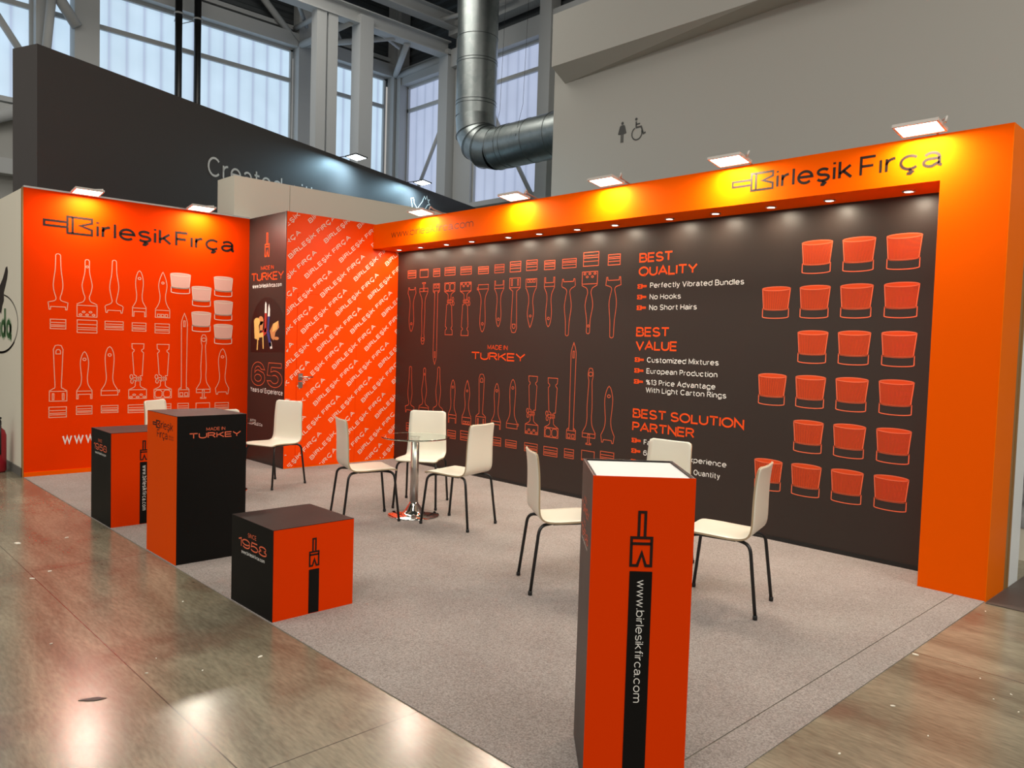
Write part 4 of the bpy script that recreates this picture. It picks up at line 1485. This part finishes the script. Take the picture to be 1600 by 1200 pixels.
def stripe_side(t, w, cd, top, icon_top, icon_h, sw, txt=None):
    """Brush mark and black stripe on the side facing +x; u runs back along y."""
    pr = Print((w, 0, 0), (0, 1, 0), (0, 0, 1))
    icon(pr, cd, icon_top - icon_h / 2, icon_h, 0, .06)
    pr.build('brush_mark', M['print_dark'], t)
    pr = Print((w, 0, 0), (0, 1, 0), (0, 0, 1))
    pr.quad((cd - sw / 2, .003), (cd + sw / 2, .003), (cd + sw / 2, top), (cd - sw / 2, top))
    pr.build('stripe', M['black_foil'], t)
    if txt:
        pr = Print((w, 0, 0), (0, 1, 0), (0, 0, 1), .002)
        v1, v0, cap = txt
        text(pr, 'www.birlesikfirca.com', cd - cap * .36, v1, cap, v1 - v0, .12, rot=-pi / 2)
        pr.build('web_lettering', M['print_white'], t)


def since(t, u0, us, v):
    pr = Print((0, 0, 0), (1, 0, 0), (0, 0, 1))
    text(pr, 'SINCE', u0 + us * .34, v + .070 * us / .345, .025 * us / .345, us * .30, .14)
    text(pr, '1958', u0, v, .054 * us / .345, us, .16)
    pr.build('year_lettering', M['print_rim'], t)
    pr = Print((0, 0, 0), (1, 0, 0), (0, 0, 1))
    text(pr, 'www.birlesikfirca.com', u0 + us * .11, v - .034 * us / .345, .021 * us / .345, us * .82, .2)
    pr.build('web_lettering', M['print_white'], t)


cu = counter('cube_pedestal', 'low cube with 1958 on its black front and an orange side with brush mark', 'display stand', (4.020, -3.992, .004), .506, .50, .500, M['black_foil'], M['orange_box'])
since(cu, 4.112 - 4.020, .345, .335)
stripe_side(cu, .506, .247, .249, .424, .160, .064)

pd = counter('pedestal', 'medium black and orange pedestal standing before the orange brush wall', 'display stand', (1.345, -3.996, .004), .498, .50, .746, M['black_foil'], M['orange_box'])
since(pd, 1.416 - 1.345, .335, .580)
stripe_side(pd, .498, .249, .503, .676, .160, .064, (.474, .110, .033))

tc = counter('tall_counter', 'tall counter with ochre orange front and black side reading made in Turkey', 'display stand', (2.625, -3.990, .004), .538, .48, .992, M['orange_dk'], M['black_foil'])
pr = Print((0, 0, 0), (1, 0, 0), (0, 0, 1))
b0 = 2.625
icon(pr, 2.800 - b0, .912, .135, rad(90), .06)
text(pr, 'irleşik', 2.878 - b0, .886, .056, .225, .11)
text(pr, 'Fırça', 2.815 - b0, .821, .056, .19, .11)
text(pr, 'BRUSH', 3.03 - b0, .842, .012, .085, .12)
text(pr, 'FACTORY', 3.03 - b0, .823, .012, .085, .12)
pr.build('logo_lettering', M['print_dark'], tc)
pr = Print((.538, 0, 0), (0, 1, 0), (0, 0, 1))
text(pr, 'MADE IN', -3.793 + 3.99, .888, .022, .130, .13)
text(pr, 'TURKEY', -3.908 + 3.99, .838, .038, .358, .2)
pr.build('origin_lettering', M['print_rim'], tc)

# plinth, turned about 46 degrees
pl = thing('plinth', 'tall narrow orange plinth with white recessed top and long website stripe', 'display stand', (6.673, -3.935, .004), rad(45.77))
pw_, pd_, ph = .346, .40, 1.096
MB().box(.004, pw_ - .004, .004, pd_ - .004, 0, 1.055).build('body', M['black_foil'], pl)
MB().box(0, pw_, 0, .004, 0, ph).build('front_panel', M['orange_box'], pl)
mb = MB()
mb.box(0, .004, .004, pd_, 0, ph)
mb.build('side_panel', M['dark_wall'], pl)
MB().box(pw_ - .004, pw_, .004, pd_, 0, ph).build('side_panel', M['dark_wall'], pl)
MB().box(.004, pw_ - .004, pd_ - .004, pd_, 0, ph).build('back_panel', M['dark_wall'], pl)
MB().box(.012, pw_ - .012, .006, pd_ - .012, 1.055, 1.090).build('top_panel', M['print_white'], pl)
mb = MB()
mb.box(.004, .012, .004, pd_ - .004, 1.055, ph - .001)
mb.box(pw_ - .012, pw_ - .004, .004, pd_ - .004, 1.055, ph - .001)
mb.box(.012, pw_ - .012, pd_ - .012, pd_ - .004, 1.055, ph - .001)
mb.build('top_rim', M['black_foil'], pl)
pr = Print((0, 0, 0), (1, 0, 0), (0, 0, 1))
icon(pr, .1705, .886, .192, 0, .05)
pr.build('brush_mark', M['print_dark'], pl)
pr = Print((0, 0, 0), (1, 0, 0), (0, 0, 1))
pr.quad((.1335, .004), (.2105, .004), (.2105, .775), (.1335, .775))
pr.build('stripe', M['black_foil'], pl)
pr = Print((0, 0, 0), (1, 0, 0), (0, 0, 1), .002)
text(pr, 'www.birlesikfirca.com', .161, .746, .0285, .424, .11, rot=-pi / 2)
pr.build('web_lettering', M['print_white'], pl)
pr = Print((0, pd_, 0), (0, -1, 0), (0, 0, 1))
text(pr, 'MADE IN', .12, .958, .02, .10, .14)
text(pr, 'TURKEY', .04, .912, .036, .27, .2)
text(pr, 'SINCE', .12, .875, .018, .09, .14)
text(pr, '1958', .04, .825, .038, .27, .16)
pr.build('side_lettering', M['print_rim'], pl)
pr = Print((0, pd_, 0), (0, -1, 0), (0, 0, 1))
text(pr, 'www.birlesikfirca.com', .07, .806, .014, .22, .2)
pr.build('web_lettering', M['print_white'], pl)

# ---- scraps on the concrete
spots = [(1.92, -4.64, .05), (2.80, -4.64, .02), (2.90, -4.76, .022), (1.95, -4.33, .02), (3.89, -4.22, .010), (4.11, -4.94, .010), (4.90, -4.24, .018), (4.88, -4.51, .007), (4.61, -4.62, .007), (4.75, -4.71, .008), (7.13, -2.39, .013), (6.985, -1.68, .018), (7.02, -.60, .009), (7.45, -1.84, .008), (7.52, -2.02, .006), (7.33, -2.56, .007), (7.15, -2.98, .010), (7.41, -1.96, .006), (7.30, -1.75, .006)]
SL_ = ['beside the pedestal in the aisle', 'in the aisle before the pedestal and tall counter', 'in the aisle before the tall counter']
for i, (x, y, r) in enumerate(spots):
    mb = MB()
    n = 7
    poly = [(r * random.uniform(.5, 1) * cos(2 * pi * k / n), r * .55 * random.uniform(.5, 1) * sin(2 * pi * k / n), 0) for k in range(n)]
    mb.prism(poly, (0, 0, .0025))
    o = mb.build('paper_scrap', M['scrap'])
    o.location = (x, y, .0003)
    o.rotation_euler = (0, 0, random.uniform(0, pi))
    if i == 0:
        tag(o, 'largest white paper scrap on the bare concrete near the round logo wall', 'paper scrap')
    elif x < 6:
        tag(o, 'tiny white scrap on the bare concrete before the counters', 'paper scrap', 'scraps on the concrete before the counters')
    else:
        tag(o, 'tiny white scrap on the bare concrete beside the carpet strip', 'paper scrap', 'scraps on the concrete beside the carpet strip')
mb = MB()
mb.prism([(.06 * random.uniform(.6, 1) * cos(2 * pi * k / 11), .022 * random.uniform(.5, 1) * sin(2 * pi * k / 11), 0) for k in range(11)], (0, 0, .002))
o = mb.build('tape_scrap', M['black'])
o.location = (4.87, -4.97, .0003)
o.rotation_euler = (0, 0, rad(60))
tag(o, 'small black torn scrap lying on the bare concrete', 'scrap')
